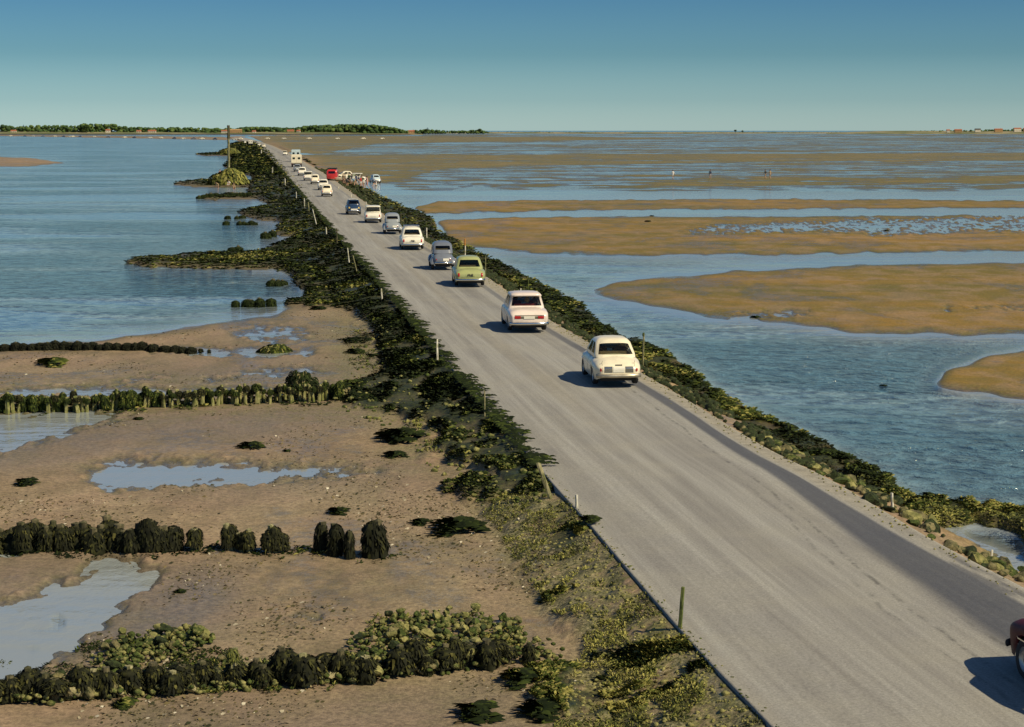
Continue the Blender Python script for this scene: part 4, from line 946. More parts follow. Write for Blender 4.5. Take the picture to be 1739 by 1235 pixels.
mdull = simple('dull_chrome', (.50, .44, .32), .38, .7)
TYPES = {
 'dauphine': dict(st=[(-1.97,.50,.58),(-1.93,.64,.68),(-1.82,.71,.79),(-1.55,.745,.89),(-1.2,.76,.95),(-.6,.755,.96),(.4,.75,.95),(.9,.745,.93),(1.3,.72,.88),(1.7,.68,.80),(1.9,.60,.70),(1.97,.45,.58)], zm=.56, zb=.22, wh=(-1.12,1.15), wr=.29, n=2.5, haunch=((-1.2,.02,.35),(1.2,.02,.3)),
   cab=[(.86,-1.36,.98,.66,.24),(.965,-1.27,.90,.655,.24),(1.29,-.88,.46,.565,.24),(1.37,-.78,.34,.50,.24),(1.42,-.6,.18,.40,.25),(1.44,-.35,0,.22,.15)], rearc=2),
 'finned': dict(st=[(-2.22,.66,.66),(-2.18,.74,.80),(-2.05,.785,.88),(-1.6,.80,.935),(-1.0,.81,.96),(.6,.81,.96),(1.1,.80,.94),(1.6,.78,.88),(2.0,.72,.78),(2.2,.58,.66)], zm=.62, zb=.24, wh=(-1.25,1.3), wr=.31, n=3.6, haunch=((-1.5,.015,.5),),
   cab=[(.88,-1.20,1.1,.73,.14),(.985,-1.12,1.02,.715,.14),(1.35,-.90,.52,.625,.14),(1.375,-1.00,.56,.65,.16),(1.45,-.93,.42,.60,.18),(1.49,-.7,.2,.45,.2),(1.505,-.4,0,.22,.15)], rearc=1),
 'round': dict(st=[(-2.10,.62,.62),(-2.05,.72,.78),(-1.9,.77,.87),(-1.5,.795,.93),(-1.0,.80,.96),(.6,.80,.96),(1.1,.79,.94),(1.6,.76,.88),(1.95,.70,.78),(2.1,.55,.64)], zm=.60, zb=.24, wh=(-1.22,1.25), wr=.31, n=2.8, haunch=((-1.3,.02,.4),),
   cab=[(.88,-1.38,1.0,.71,.2),(.985,-1.28,.94,.70,.2),(1.33,-.95,.5,.60,.2),(1.42,-.88,.40,.55,.22),(1.48,-.68,.2,.43,.24),(1.51,-.4,0,.22,.15)], rearc=1),
 'deux': dict(st=[(-1.80,.42,.58),(-1.76,.52,.76),(-1.62,.57,.92),(-1.3,.60,1.0),(.55,.60,1.0),(.85,.52,.99),(1.3,.38,.90),(1.7,.30,.78),(1.8,.24,.62)], zm=.60, zb=.28, wh=(), wr=.33, n=2.6, haunch=(),
   cab=[(.93,-1.48,.78,.58,.2),(1.14,-1.34,.70,.57,.2),(1.36,-1.10,.48,.555,.2),(1.46,-.98,.38,.52,.22),(1.55,-.72,.2,.42,.24),(1.60,-.4,0,.24,.15)], rearc=1, fenders=True),
 'ami': dict(st=[(-1.92,.60,.60),(-1.88,.69,.76),(-1.75,.725,.84),(-1.3,.745,.90),(-.9,.75,.93),(.6,.75,.94),(1.1,.73,.93),(1.6,.70,.86),(1.85,.62,.76),(1.92,.5,.62)], zm=.60, zb=.26, wh=(-1.2,1.2), wr=.32, n=3.4, haunch=(),
   cab=[(.86,-.98,.95,.69,.1),(.96,-.98,.90,.68,.1),(1.34,-1.16,.46,.62,.1),(1.36,-1.28,.50,.66,.12),(1.43,-1.26,.42,.63,.14),(1.46,-1.0,.2,.5,.2),(1.475,-.5,0,.25,.15)], rearc=1),
 'small': dict(st=[(-1.80,.46,.56),(-1.76,.60,.68),(-1.62,.67,.80),(-1.3,.70,.92),(-.9,.71,.97),(.4,.70,.96),(.8,.68,.93),(1.3,.64,.85),(1.65,.56,.74),(1.8,.40,.60)], zm=.54, zb=.22, wh=(-1.05,1.05), wr=.28, n=2.3, haunch=((-1.15,.03,.3),(1.15,.03,.3)),
   cab=[(.88,-1.28,.86,.62,.22),(.99,-1.20,.80,.61,.22),(1.29,-.85,.42,.53,.22),(1.38,-.76,.32,.48,.24),(1.43,-.58,.15,.38,.24),(1.45,-.3,0,.2,.13)], rearc=1),
}
seat_red = simple('seat_red', (.25, .03, .03), .8); seat_tan = simple('seat_tan', (.22, .15, .08), .8)
def build_car(name, typ, pm, loc, rz, label, cat='car', group=None, detail=2, seat=seat_tan, lamp=mred, sy=1.0, bumper=mchrome):
    T = TYPES[typ]; root = empty(name, loc, rz, label, cat, group)
    V, Fc = hull(T['st'], T['zm'], T['zb'], T['wh'], T['wr'], T['n'], T['haunch'])
    body = mk('body', V, Fc, pm, root, smooth=True)
    bv = BVHTree.FromPolygons([Vector(v) for v in V], Fc)
    cV, cF, W = cabin(T['cab'], T['rearc'], .10 if typ == 'dauphine' else .04)
    a, b = sub(cV, cF); mk('cabin', a, b, pm, root, smooth=True)
    for k_, f in W.items():
        a, b = sub(cV, f); mk('side_window' if k_.startswith('side') else k_, a, b, mglass, root, smooth=True)
    yr_, yf_ = T['st'][0][0], T['st'][-1][0]; wm_ = max(s[1] for s in T['st'])
    V, Fc = boxm(-wm_*.72, wm_*.72, yr_+.25, yf_-.25, .17, .62, .03); mk('chassis', V, Fc, mchas, root)
    wb = T['wh'] or (-1.2, 1.2); tr_ = wm_-.115 if not T.get('fenders') else .60
    for yw in wb:
        for s in (-1, 1):
            r = T['wr']; prof = [(r*.62, -.075), (r*.9, -.085), (r, -.055), (r, .055), (r*.9, .085), (r*.62, .075)]
            V, Fc = lathe(prof, 28); wl = mk('wheel', V, Fc, mtyre, root, smooth=True); wl.location = (s*tr_, yw, r)
            V, Fc = lathe([(.001, s*.05), (r*.25, s*.055), (r*.3, s*.035), (r*.55, s*.03), (r*.64, s*.07)], 20); mk('rim', V, Fc, mrim, wl, smooth=True)
    if T.get('fenders'):
        for yc, ln in ((-1.2, .50), (1.2, .55)):
            for s in (-1, 1):
                V = []; Fc = []; n1, n2 = 18, 7
                for i in range(n1+1):
                    t = math.pi*(i/n1)*1.06-.05; yy = yc-math.cos(t)*ln; zz_ = .33+math.sin(t)*.42
                    for j in range(n2+1):
                        u_ = j/n2; V.append((s*(.50+.24*math.sin(u_*1.5708)), yc+(yy-yc)*(1-.10*u_*u_), .33+(zz_-.33)*math.cos(u_*1.25)-(.0 if j < n2 else .03)))
                for i in range(n1):
                    for j in range(n2): q = i*(n2+1)+j; Fc.append((q, q+1, q+n2+2, q+n2+1))
                fo = mk('fender', V, Fc, pm, root, smooth=True)
    def add(nm, vf, mat, par=None, sm=False):
        if vf: return mk(nm, vf[0], vf[1], mat, par or root, smooth=sm)
    # seats
    cab = T['cab']; zs = cab[1][0]
    for s in (-1, 1): add('seat', boxm(s*.33-.24, s*.33+.24, -.05, .10, .35, zs+.12, .05), seat)
    add('seat', boxm(-.52, .52, cab[0][1]+.40, cab[0][1]+.56, .35, zs+.06, .05), seat)
    # bumpers
    for yy, sgn in ((yr_, -1), (yf_, 1)):
        if typ == 'deux': pth = [(-.5, yy*1.02, .40), (.5, yy*1.02, .40)]
        else:
            wE = float(np.interp(yy-sgn*.13, [q[0] for q in T['st']], [q[1] for q in T['st']]))+.01; pth = [(x*wE, yy+sgn*(.06-.17*abs(x)**3.5), .36) for x in np.linspace(-1, 1, 15)]
        V, Fc = bar(pth, .035, 8, 1.7); add('bumper', (V, Fc), bumper, None, True)
    if detail >= 1:
        if typ == 'dauphine':
            for s in (-1, 1):
                g_ = add('grille', patch(bv, 'r', s*.335, .56, .26, .19, 'rect', .006, (5, 5)), mgrille)
                for j in range(5): add('louvre', patch(bv, 'r', s*.335, .485+.037*j, .24, .014, 'rect', .016, (5, 1)), mchrome, g_)
                add('tail_lamp', patch(bv, 'r', s*.575, .55, .06, .11, 'ell', .02), lamp)
            add('number_plate', patch(bv, 'r', 0, .56, .36, .17, 'rect', .012), mplate)
            add('lid_handle', patch(bv, 'r', 0, .70, .22, .022, 'rect', .03), mrubber)
            for s in (-.60, .60): add('lid_seam', patch(bv, 'r', s*.86, .66, .008, .34, 'rect', .004, (1, 8)), mrubber)
        elif typ == 'finned':
            rp = add('rear_panel', patch(bv, 'r', 0, .625, 1.18, .15, 'rect', .006, (10, 2)), mgrille)
            for s in (-1, 1): add('tail_lamp', patch(bv, 'r', s*.47, .615, .24, .10, 'rect', .02), lamp)
            add('number_plate', patch(bv, 'r', 0.0, .60, .44, .10, 'rect', .022), mplate)
        elif typ == 'deux':
            add('number_plate', patch(bv, 'r', .16, .58, .34, .15, 'rect', .012), mplate)
            for s in (-1, 1): add('tail_lamp', patch(bv, 'r', s*.40, .60, .06, .08, 'ell', .02), lamp)
        else:
            for s in (-1, 1): add('tail_lamp', patch(bv, 'r', s*.60*wm_/.8, .62, .09, .18, 'rect', .02), lamp)
            add('number_plate', patch(bv, 'r', 0, .60, .46, .15, 'rect', .012), pm if typ == 'round' else mplate)
            add('lid_seam', patch(bv, 'r', 0, .50, 1.0, .008, 'rect', .004, (8, 1)), mrubber)
    if detail >= 2:
        for ax in 'ls':
            ym = (cab[1][1]+cab[1][2])/2
            for yy in (cab[1][1]+.42, ym+.0, cab[1][2]-.05): add('door_seam', patch(bv, ax, yy, .62, .009, .52, 'rect', .003, (1, 8)), mrubber)
            for yy in (ym+.12, ym-.62): add('door_handle', patch(bv, ax, yy, .80, .13, .02, 'rect', .03, (3, 1)), mchrome)
            if typ != 'deux': add('side_trim', patch(bv, ax, -.0, .60, 3.0, .018, 'rect', .008, (30, 1)), mchrome)
        for k_, rg in (('rear_window', 1),):
            zc = (cab[1][0]+cab[2][0])/2
    return root, bv
def heading(y):
    m0 = (xl(y)+xr(y))/2; m1 = (xl(y+6)+xr(y+6))/2
    return -math.atan2(float(m1-m0), 6)
def place(px_, py_, back=2.0, dh=-.045, flip=False):
    g = G(px_, py_, .01); a = heading(g.y)+dh; 
    return (g.x-math.sin(a)*back, g.y+math.cos(a)*back, .035), a+(math.pi if flip else 0)
pw1 = paint('cream_paint', (.80, .71, .50)); pw2 = paint('pinkish_white_paint', (.74, .62, .52)); pgr = paint('green_paint', (.34, .36, .14)); pg1 = paint('grey_paint', (.15, .165, .19)); pg2 = paint('pale_grey_paint', (.26, .28, .28))
pw3 = paint('white_paint', (.76, .71, .56)); pbl = paint('dark_blue_paint', (.02, .045, .09)); prd = paint('dark_red_paint', (.085, .010, .012)); pbr = paint('bright_red_paint', (.5, .025, .02)); ppb = paint('pale_blue_paint', (.50, .60, .60))
GR = 'cars crossing the causeway in a line'
l, a = place(1051, 659, 1.97); c1, bv1 = build_car('small_saloon', 'dauphine', pw1, l, a, 'cream rounded rear engined saloon nearest the viewer, seen from behind with two louvred grilles', group=GR, bumper=mdull)
l, a = place(899, 566, 2.22); c2, bv2 = build_car('saloon_car', 'finned', pw2, l, a, 'pinkish white saloon with overhanging roof and wide red tail lamps, second in line', group=GR, seat=seat_red)
l, a = place(799, 488, 2.1); c3, bv3 = build_car('saloon_car', 'round', pgr, l, a, 'yellowish green saloon with dark letters on its boot', group=GR)
text_mesh('PNE', .17, mblack, c3, (.0, -2.135, .60))
l, a = place(753, 459, 1.8); c4, _ = build_car('small_car', 'deux', pg1, l, a, 'blue grey rounded little car with separate wings, just ahead of the green saloon', group=GR)
l, a = place(701, 425, 2.1); c5, _ = build_car('saloon_car', 'round', pw3, l, a, 'white saloon carrying a roof rack, dark characters on its boot', group=GR)
text_mesh('P08', .17, mblack, c5, (.0, -2.135, .60))
rk = None
V, Fc = bar([(-.52, -.85, 1.56), (-.52, .25, 1.56)], .02); rk = mk('roof_rack', V, Fc, mchrome, c5)
for x in (.52, ): V, Fc = bar([(x, -.85, 1.56), (x, .25, 1.56)], .02); mk('rail', V, Fc, mchrome, rk)
for i in range(6): V, Fc = bar([(-.52, -.85+i*.22, 1.57), (.52, -.85+i*.22, 1.57)], .02); mk('slat', V, Fc, mchrome, rk)
for x in (-.5, .5):
    for y in (-.8, .2): V, Fc = bar([(x, y, 1.40), (x, y, 1.56)], .015); mk('foot', V, Fc, mchrome, rk)
l, a = place(667, 398, 1.8); c6, _ = build_car('small_car', 'deux', pg2, l, a, 'pale grey rounded little car with bulging wings, ahead of the roof rack car', group=GR)
l, a = place(634, 379, 1.92); c7, _ = build_car('small_saloon', 'ami', pw3, l, a, 'white boxy saloon whose flat roof overhangs a dark rear window', group=GR)
l, a = place(593, 365, -1.8, 0, False); l = (l[0], l[1]+3.6, l[2]); c8, bv8 = build_car('small_saloon', 'small', pbl, l, a+math.pi, 'dark blue little saloon with pale headlamps, people visible behind its glass', group=None)
for s in (-1, 1):
    q = patch(bv8, 'f', s*.47, .66, .17, .17, 'ell', .03); mk('headlamp', q[0], q[1], myel, c8)
q = patch(bv8, 'f', 0, .46, .62, .20, 'rect', .02); mk('front_plate', q[0], q[1], mplate, c8)
V, Fc = cabin([(1.385, -.80, .36, .50, .24), (1.40, -.76, .33, .49, .24), (1.43, -.6, .2, .40, .24), (1.46, -.3, 0, .2, .13)])[:2]; mk('pale_roof', V, Fc, pw3, c8, smooth=True)
far_specs = [(555, 334, 'small', pw1, 'small cream car with a rounded back, first beyond the dark blue car'), (549, 323, 'dauphine', pw3, 'pale car half hidden behind the small cream car'), (535, 313, 'small', pw1, 'cream car sixth from the lorry, its rear window dark'), (523, 307, 'ami', pw3, 'white car close ahead of the cream car with the dark rear window'),
 (513, 298.5, 'round', pw3, 'tiny pale car farther up the line below the lorry'), (505, 292, 'dauphine', pg2, 'tiny grey car directly behind the cream lorry')]
for px_, py_, ty, pm_, lb in far_specs:
    l, a = place(px_, py_, 1.8); build_car('distant_car', ty, pm_, l, a, lb, group=GR, detail=1)
for px_, py_, ty, pm_, lb in [(484, 264, 'ami', pw3, 'small white car just left of the pale blue lorry'), (448, 250.5, 'round', pw1, 'cream car at the far end, in front of the distant pair'), (440, 247.5, 'ami', pw3, 'pale car tucked behind the cream car at the far end'), (416, 243.5, 'small', pw3, 'tiny pale car left of the distant white van')]:
    l, a = place(px_, py_, 1.8); build_car('distant_car', ty, pm_, l, a, lb, group=GR, detail=0)
# near right: dark red car, only its front left corner in the picture
g = G(1778, 1128, .01); a = heading(g.y)+.02
cr, bvr = build_car('saloon_car', 'round', prd, (g.x+math.sin(a)*2.05, g.y-math.cos(a)*2.05, .035), a, 'dark red car cut off by the right border, its shadow lying on the road', bumper=mchas)
for s in (-1, 1):
    q = patch(bvr, 'f', s*.42, .66, .15, .15, 'ell', .03); mk('headlamp', q[0], q[1], myel, cr)
prd.node_tree.nodes['Principled BSDF'].inputs['Coat Weight'].default_value = 0; prd.node_tree.nodes['Principled BSDF'].inputs['Specular IOR Level'].default_value = .12; prd.node_tree.nodes['Principled BSDF'].inputs['Roughness'].default_value = .5
# lorries and van
def lorry(name, loc, rz, pm, wd_, ht, ln, label, cat='lorry', dark=mchas):
    root = empty(name, loc, rz, label, cat, None)
    V, Fc = boxm(-wd_/2, wd_/2, 0, ln, .75, ht, .10); mk('box_body', V, Fc, pm, root)
    V, Fc = boxm(-wd_/2+.1, wd_/2-.1, ln+.05, ln+1.5, .6, ht*.82, .15); cb = mk('cab', V, Fc, pm, root)
    V, Fc = boxm(-wd_/2+.2, wd_/2-.2, ln+1.44, ln+1.515, ht*.5, ht*.76, .01); mk('windscreen', V, Fc, mglass, cb)
    V, Fc = boxm(-wd_*.36, wd_*.36, .1, ln+1.2, .45, .75, .02); mk('chassis', V, Fc, dark, root)
    for s in (-1, 1):
        V, Fc = boxm(s*wd_*.25-wd_*.235, s*wd_*.25+wd_*.235, -.03, .0, .95, ht-.22, .006); dr_ = mk('rear_door', V, Fc, pm, root)
        V, Fc = boxm(s*wd_*.25-.28, s*wd_*.25+.28, -.045, -.031, ht*.62, ht*.78, .004); mk('window', V, Fc, mglass, dr_)
        V, Fc = boxm(s*wd_*.42-.06, s*wd_*.42+.06, -.06, .0, .62, .74, .01); mk('tail_lamp', V, Fc, mred, root)
        for yw in (1.1, ln+.6):
            V, Fc = lathe([(.25, -.12), (.42, -.13), (.46, -.08), (.46, .08), (.42, .13), (.25, .12)], 20); wl = mk('wheel', V, Fc, mtyre, root, smooth=True); wl.location = (s*(wd_/2-.16), yw, .46)
            V, Fc = lathe([(.01, s*.08), (.25, s*.06), (.28, s*.12)], 16); mk('rim', V, Fc, mrim, wl)
    V, Fc = bar([(-wd_/2, -.1, .55), (wd_/2, -.1, .55)], .05); mk('bumper', V, Fc, mchas, root); return root
l, a = place(503.5, 284, 0); lorry('lorry', l, a, pw1, 2.3, 2.75, 4.2, 'cream box lorry at the tail of the distant stretch of queue')
l, a = place(502.5, 275, 0); lorry('lorry', l, a, ppb, 2.3, 3.1, 4.5, 'pale blue lorry showing above the roof of the cream lorry')
l, a = place(425.5, 246.5, 0); lorry('van', l, a, pw3, 2.2, 2.5, 3.6, 'distant white van near the far end of the causeway', 'van')
# parked by the right edge
def van(loc, rz, pm, label):
    root = empty('van', loc, rz, label, 'van')
    V, Fc = hull([(-2.1,.80,1.3),(-2.05,.86,1.75),(-1.8,.88,1.9),(1.2,.88,1.9),(1.6,.84,1.7),(1.95,.78,1.1),(2.1,.70,.9)], .9, .3, (-1.2, 1.25), .33, 4.5); b = mk('body', V, Fc, pm, root, smooth=True)
    bv = BVHTree.FromPolygons([Vector(v) for v in V], Fc)
    for ax in 'ls':
        for yy, w_ in ((1.05, .55), (.2, .7), (-.8, .9)): q = patch(bv, ax, yy, 1.45, w_, .38, 'rect', .01); mk('window', q[0], q[1], mglass, root)
        q = patch(bv, ax, 0, .98, 3.4, .03, 'rect', .01, (20, 1)); mk('trim', q[0], q[1], mchrome, root)
    for ax, nm in (('r', 'rear_window'), ('f', 'windscreen')): q = patch(bv, ax, 0, 1.42, 1.1, .4, 'rect', .01); mk(nm, q[0], q[1], mglass, root)
    V, Fc = boxm(-.6, .6, -1.7, 1.7, .22, .9); mk('chassis', V, Fc, mchas, root)
    for yw in (-1.2, 1.25):
        for s in (-1, 1):
            V, Fc = lathe([(.2, -.08), (.30, -.09), (.33, -.05), (.33, .05), (.30, .09), (.2, .08)], 20); wl = mk('wheel', V, Fc, mtyre, root, smooth=True); wl.location = (s*.76, yw, .33)
    V, Fc = boxm(-.75, .75, -1.7, 1.0, 1.93, 2.12, .05); mk('roof_load', V, Fc, mblack, root)
    return root
g = G(565, 307, -.1); van((g.x, g.y, tz(g.x, g.y)+.1), .02, pbr, 'bright red van with a dark roof load, parked beyond the right road edge')
g = G(603, 303.5, -.3); gb = (g.x, g.y, max(tz(g.x, g.y), WATER)); build_car('parked_car', 'ami', pw3, gb, math.pi/2-.05, 'white car parked behind the group of people', detail=1)
g = G(587, 300.5, -.3); build_car('parked_car', 'round', pw1, (g.x, g.y, max(tz(g.x, g.y), WATER)), math.pi/2+.2, 'cream car parked between the red van and the white car', detail=1)
g = G(637, 309, -.6); build_car('parked_car', 'small', ppb, (g.x, g.y, max(tz(g.x, g.y), WATER)), .3, 'low pale blue car on the sand at the right of the group of people', detail=1)
# row boat beside the van
g = G(574, 309.5, -.3); V = []; Fc = []
for i in range(13):
    t = i/12*2-1; w_ = .62*(1-abs(t)**2.6)+.03; zt_ = .55+.18*t*t
    for x, z in ((-w_, zt_), (-w_*.8, .2), (0, .02), (w_*.8, .2), (w_, zt_), (w_*.9, zt_), (w_*.7, .25), (0, .1), (-w_*.7, .25), (-w_*.9, zt_)): V.append((x, t*1.4, z))
for i in range(12):
    for j in range(10): q = i*10+j; p2 = i*10+(j+1) % 10; Fc.append((q, p2, p2+10, q+10))
bt = empty('rowing_boat', (g.x, g.y, tz(g.x, g.y)+.15), math.pi/2, 'pale rowing boat lying on the bank in front of the red van', 'boat')
mk('hull', V, Fc, pw1, bt)
for yy in (-.7, .5): V, Fc = boxm(-.5, .5, yy-.12, yy+.12, .42, .46, .008); mk('thwart', V, Fc, mwood, bt)

# far parked cars, a few pixels each, along the distant edge of the flats
def simple_car_mesh(pm, ty):
    T = TYPES[ty]; V, Fc = hull(T['st'][::1], T['zm'], T['zb'], T['wh'], T['wr'], T['n'], ()); V = list(V); Fc = list(Fc); mi = [0]*len(Fc)
    cV, cF, W = cabin(T['cab'], 1); o = len(V); V += cV; Fc += [tuple(i+o for i in f) for f in cF]; mi += [0]*len(cF)
    for f_ in W.values(): Fc += [tuple(i+o for i in f) for f in f_]; mi += [1]*len(f_)
    for yw in T['wh']:
        for s in (-1, 1):
            a_, b_2 = lathe([(.01, .08*s), (.3, .08*s), (.3, -.08*s)], 12); o = len(V); V += [(x+s*.66, y+yw, z+.3) for x, y, z in a_]; Fc += [tuple(i+o for i in f) for f in b_2]; mi += [2]*len(b_2)
    o = mk('parked_car', V, Fc, None, mats=[pm, mrubber, mtyre], fmi=mi, smooth=True); return o
FP = [simple_car_mesh(p, t) for p, t in ((pw1, 'round'), (pw3, 'ami'), (pbl, 'small'), (pg1, 'finned'))]
usedp = set()
def farcar(px_, py_, k_, lab, grp):
    g = G(px_, py_, WATER+.1); o = FP[k_] if k_ not in usedp else FP[k_].copy()
    if k_ in usedp: C.objects.link(o)
    usedp.add(k_); o.location = (g.x, g.y, max(tz(g.x, g.y), WATER)); s = 1.25; o.scale = (s, s, s); o.rotation_euler = (0, 0, math.pi/2+random.uniform(-.3, .3)); tag(o, lab, 'car', grp)
for i, x_ in enumerate((454, 482, 525, 573, 617, 649)):
    farcar(x_, 236.5, i % 2, ('first', 'second', 'third', 'fourth', 'fifth', 'last')[i]+' tiny white car from the left in the far line right of the causeway', 'white cars strung along the far flats')
for i, x_ in enumerate((18, 42, 56, 73, 93, 108, 119, 124, 136, 160, 184, 212, 228, 255, 273, 296, 311, 329, 343, 365, 398, 408)):
    farcar(x_, np.interp(x_, [0, 150, 300, 410], [231.5, 233, 236, 238]), (0, 2, 1, 3, 0, 2, 1)[i % 7], 'tiny car parked in the row along the far sand bar left of the causeway', 'cars parked along the far left bar')

# ------------------------------------------------------------------ people
skin = simple('skin', (.48, .27, .17), .6); 
def cloth(nm, c): return simple(nm, c, .85, 0, 14, .3)
CLs = dict(white=cloth('white_cloth', (.7, .66, .58)), navy=cloth('navy_cloth', (.02, .03, .08)), red=cloth('red_cloth', (.45, .04, .04)), tan=cloth('tan_cloth', (.35, .25, .13)), green=cloth('green_cloth', (.06, .12, .05)), black=cloth('black_cloth', (.02, .02, .02)), blue=cloth('blue_cloth', (.15, .3, .4)), pink=cloth('pink_cloth', (.6, .32, .26)))
mhair = simple('dark_hair', (.035, .02, .012), .7); mhair2 = simple('fair_hair', (.3, .2, .08), .7)
POSES = {
 'stand': dict(pel=(0, 0, .93), chest=(0, .0, 1.32), neck=(0, .01, 1.49), head=(0, .03, 1.62), kn=((.10, .03, .49), (-.10, .0, .49)), an=((.11, 0, .08), (-.11, -.02, .08)), el=((.27, -.02, 1.12), (-.27, -.02, 1.12)), wr=((.27, .10, .88), (-.27, .08, .88))),
 'walk': dict(pel=(0, 0, .91), chest=(0, .05, 1.31), neck=(0, .07, 1.47), head=(0, .10, 1.60), kn=((.09, .20, .52), (-.09, .04, .47)), an=((.09, .26, .10), (-.09, -.28, .12)), el=((.25, -.16, 1.12), (-.25, .14, 1.12)), wr=((.25, -.10, .89), (-.24, .34, .98))),
 'bend': dict(pel=(0, -.12, .88), chest=(0, .28, 1.05), neck=(0, .42, 1.10), head=(0, .54, 1.12), kn=((.10, .04, .47), (-.10, .02, .47)), an=((.11, 0, .08), (-.11, -.04, .08)), el=((.22, .36, .78), (-.22, .36, .78)), wr=((.18, .42, .50), (-.18, .44, .50))),
 'sit': dict(pel=(0, 0, .16), chest=(0, .02, .55), neck=(0, .04, .72), head=(0, .08, .85), kn=((.14, .42, .42), (-.14, .42, .42)), an=((.13, .62, .07), (-.13, .60, .07)), el=((.25, .12, .42), (-.25, .12, .42)), wr=((.16, .36, .44), (-.16, .36, .44))),
 'reach': dict(pel=(0, 0, .93), chest=(0, .0, 1.32), neck=(0, .01, 1.49), head=(0, .03, 1.62), kn=((.12, .03, .49), (-.12, .0, .49)), an=((.15, 0, .08), (-.15, -.02, .08)), el=((.32, .10, 1.20), (-.27, -.02, 1.12)), wr=((.36, .34, 1.30), (-.20, .10, 1.02))),
}
def person_mesh(pose):
    p = POSES[pose]; V = []; E = []; Rr = []
    def add(c, r, par=None):
        V.append(c); Rr.append(r); i = len(V)-1
        if par is not None: E.append((par, i))
        return i
    pel = add(p['pel'], (.15, .11)); pc = Vector(p['pel']); cc_ = Vector(p['chest']); mid = pc.lerp(cc_, .5)
    m_ = add(mid[:], (.125, .10), pel); ch = add(p['chest'], (.155, .11), m_); nk = add(p['neck'], (.055, .055), ch)
    hd = Vector(p['head']); nv = Vector(p['neck']); h1 = add((hd-(hd-nv)*.25)[:], (.075, .085), nk); h2 = add((hd+(hd-nv).normalized()*.03)[:], (.085, .10), h1); add((hd+(hd-nv).normalized()*.10)[:], (.06, .07), h2)
    up = (nv-cc_).normalized(); wrs = []
    for k_ in (0, 1):
        s = 1 if k_ == 0 else -1; sh = cc_+up*.09+Vector((s*.17, 0, 0)); a = add(sh[:], (.055, .055), ch); e = add(p['el'][k_], (.042, .042), a); w_ = add(p['wr'][k_], (.027, .027), e)
        d_ = (Vector(p['wr'][k_])-Vector(p['el'][k_])).normalized(); add((Vector(p['wr'][k_])+d_*.08)[:], (.04, .018), w_); wrs.append((Vector(p['wr'][k_])+d_*.085, d_, s))
        hip = pc+Vector((s*.09, 0, -.05)); h = add(hip[:], (.09, .09), pel); kn = add(p['kn'][k_], (.058, .058), h); calf = Vector(p['kn'][k_]).lerp(Vector(p['an'][k_]), .35)
        cf = add((calf+Vector((0, -.015, 0)))[:], (.055, .055), kn); an = add(p['an'][k_], (.035, .035), cf); av = Vector(p['an'][k_]); add((av+Vector((0, .12, -.045)))[:], (.042, .025), an)
    me = bpy.data.meshes.new('b'); me.from_pydata(V, E, []); o = bpy.data.objects.new('b', me); C.objects.link(o)
    o.modifiers.new('s', 'SKIN'); sv = me.skin_vertices[0].data
    for i, r in enumerate(Rr): sv[i].radius = r
    sv[0].use_root = True
    ss = o.modifiers.new('u', 'SUBSURF'); ss.levels = 1; ss.render_levels = 1
    dg = bpy.context.evaluated_depsgraph_get(); m2 = bpy.data.meshes.new_from_object(o.evaluated_get(dg)); bpy.data.objects.remove(o)
    V2 = [v.co[:] for v in m2.vertices]; F2 = [tuple(q.vertices) for q in m2.polygons]
    for pt, d_, s in wrs:                                   # five fingers of different lengths on each hand, thumb from the side of the palm
        side = d_.cross(Vector((s, 0, 0)));  side = side.normalized() if side.length > .1 else Vector((0, 1, 0))
        for q, (off_, ln) in enumerate(((-.028, .062), (-.010, .078), (.009, .072), (.027, .055))):
            c0 = pt+side*off_-d_*.01; c1_ = c0+d_*ln*.55; c2_ = c1_+(d_*.8+Vector((-s*.5, 0, 0))).normalized()*ln*.45
            a_, b_2 = bar([c0, c1_, c2_], .009, 6); o_ = len(V2); V2 += a_; F2 += [tuple(i+o_ for i in f) for f in b_2]
        c0 = pt-d_*.055-side*.03; a_, b_2 = bar([c0, c0+(d_*.5-side*.8).normalized()*.035, c0+(d_*.5-side*.8).normalized()*.035+d_*.028], .011, 6); o_ = len(V2); V2 += a_; F2 += [tuple(i+o_ for i in f) for f in b_2]
    fd = Vector((0, 1, -.15)).normalized() if pose != 'bend' else Vector((0, .45, -.9)).normalized()
    for c_, r_ in ((hd+fd*.105, .016), (hd+fd*.095+Vector((0, 0, -.04)), .014), (hd+Vector((.088, 0, 0)), .02), (hd+Vector((-.088, 0, 0)), .02)):
        bm = bmesh.new(); bmesh.ops.create_icosphere(bm, subdivisions=1, radius=r_); o_ = len(V2); V2 += [(v.co+c_)[:] for v in bm.verts]; F2 += [tuple(v.index+o_ for v in f.verts) for f in bm.faces]; bm.free()
    return V2, F2, hd, (hd-nv).normalized()
PM = {k_: person_mesh(k_) for k_ in POSES}
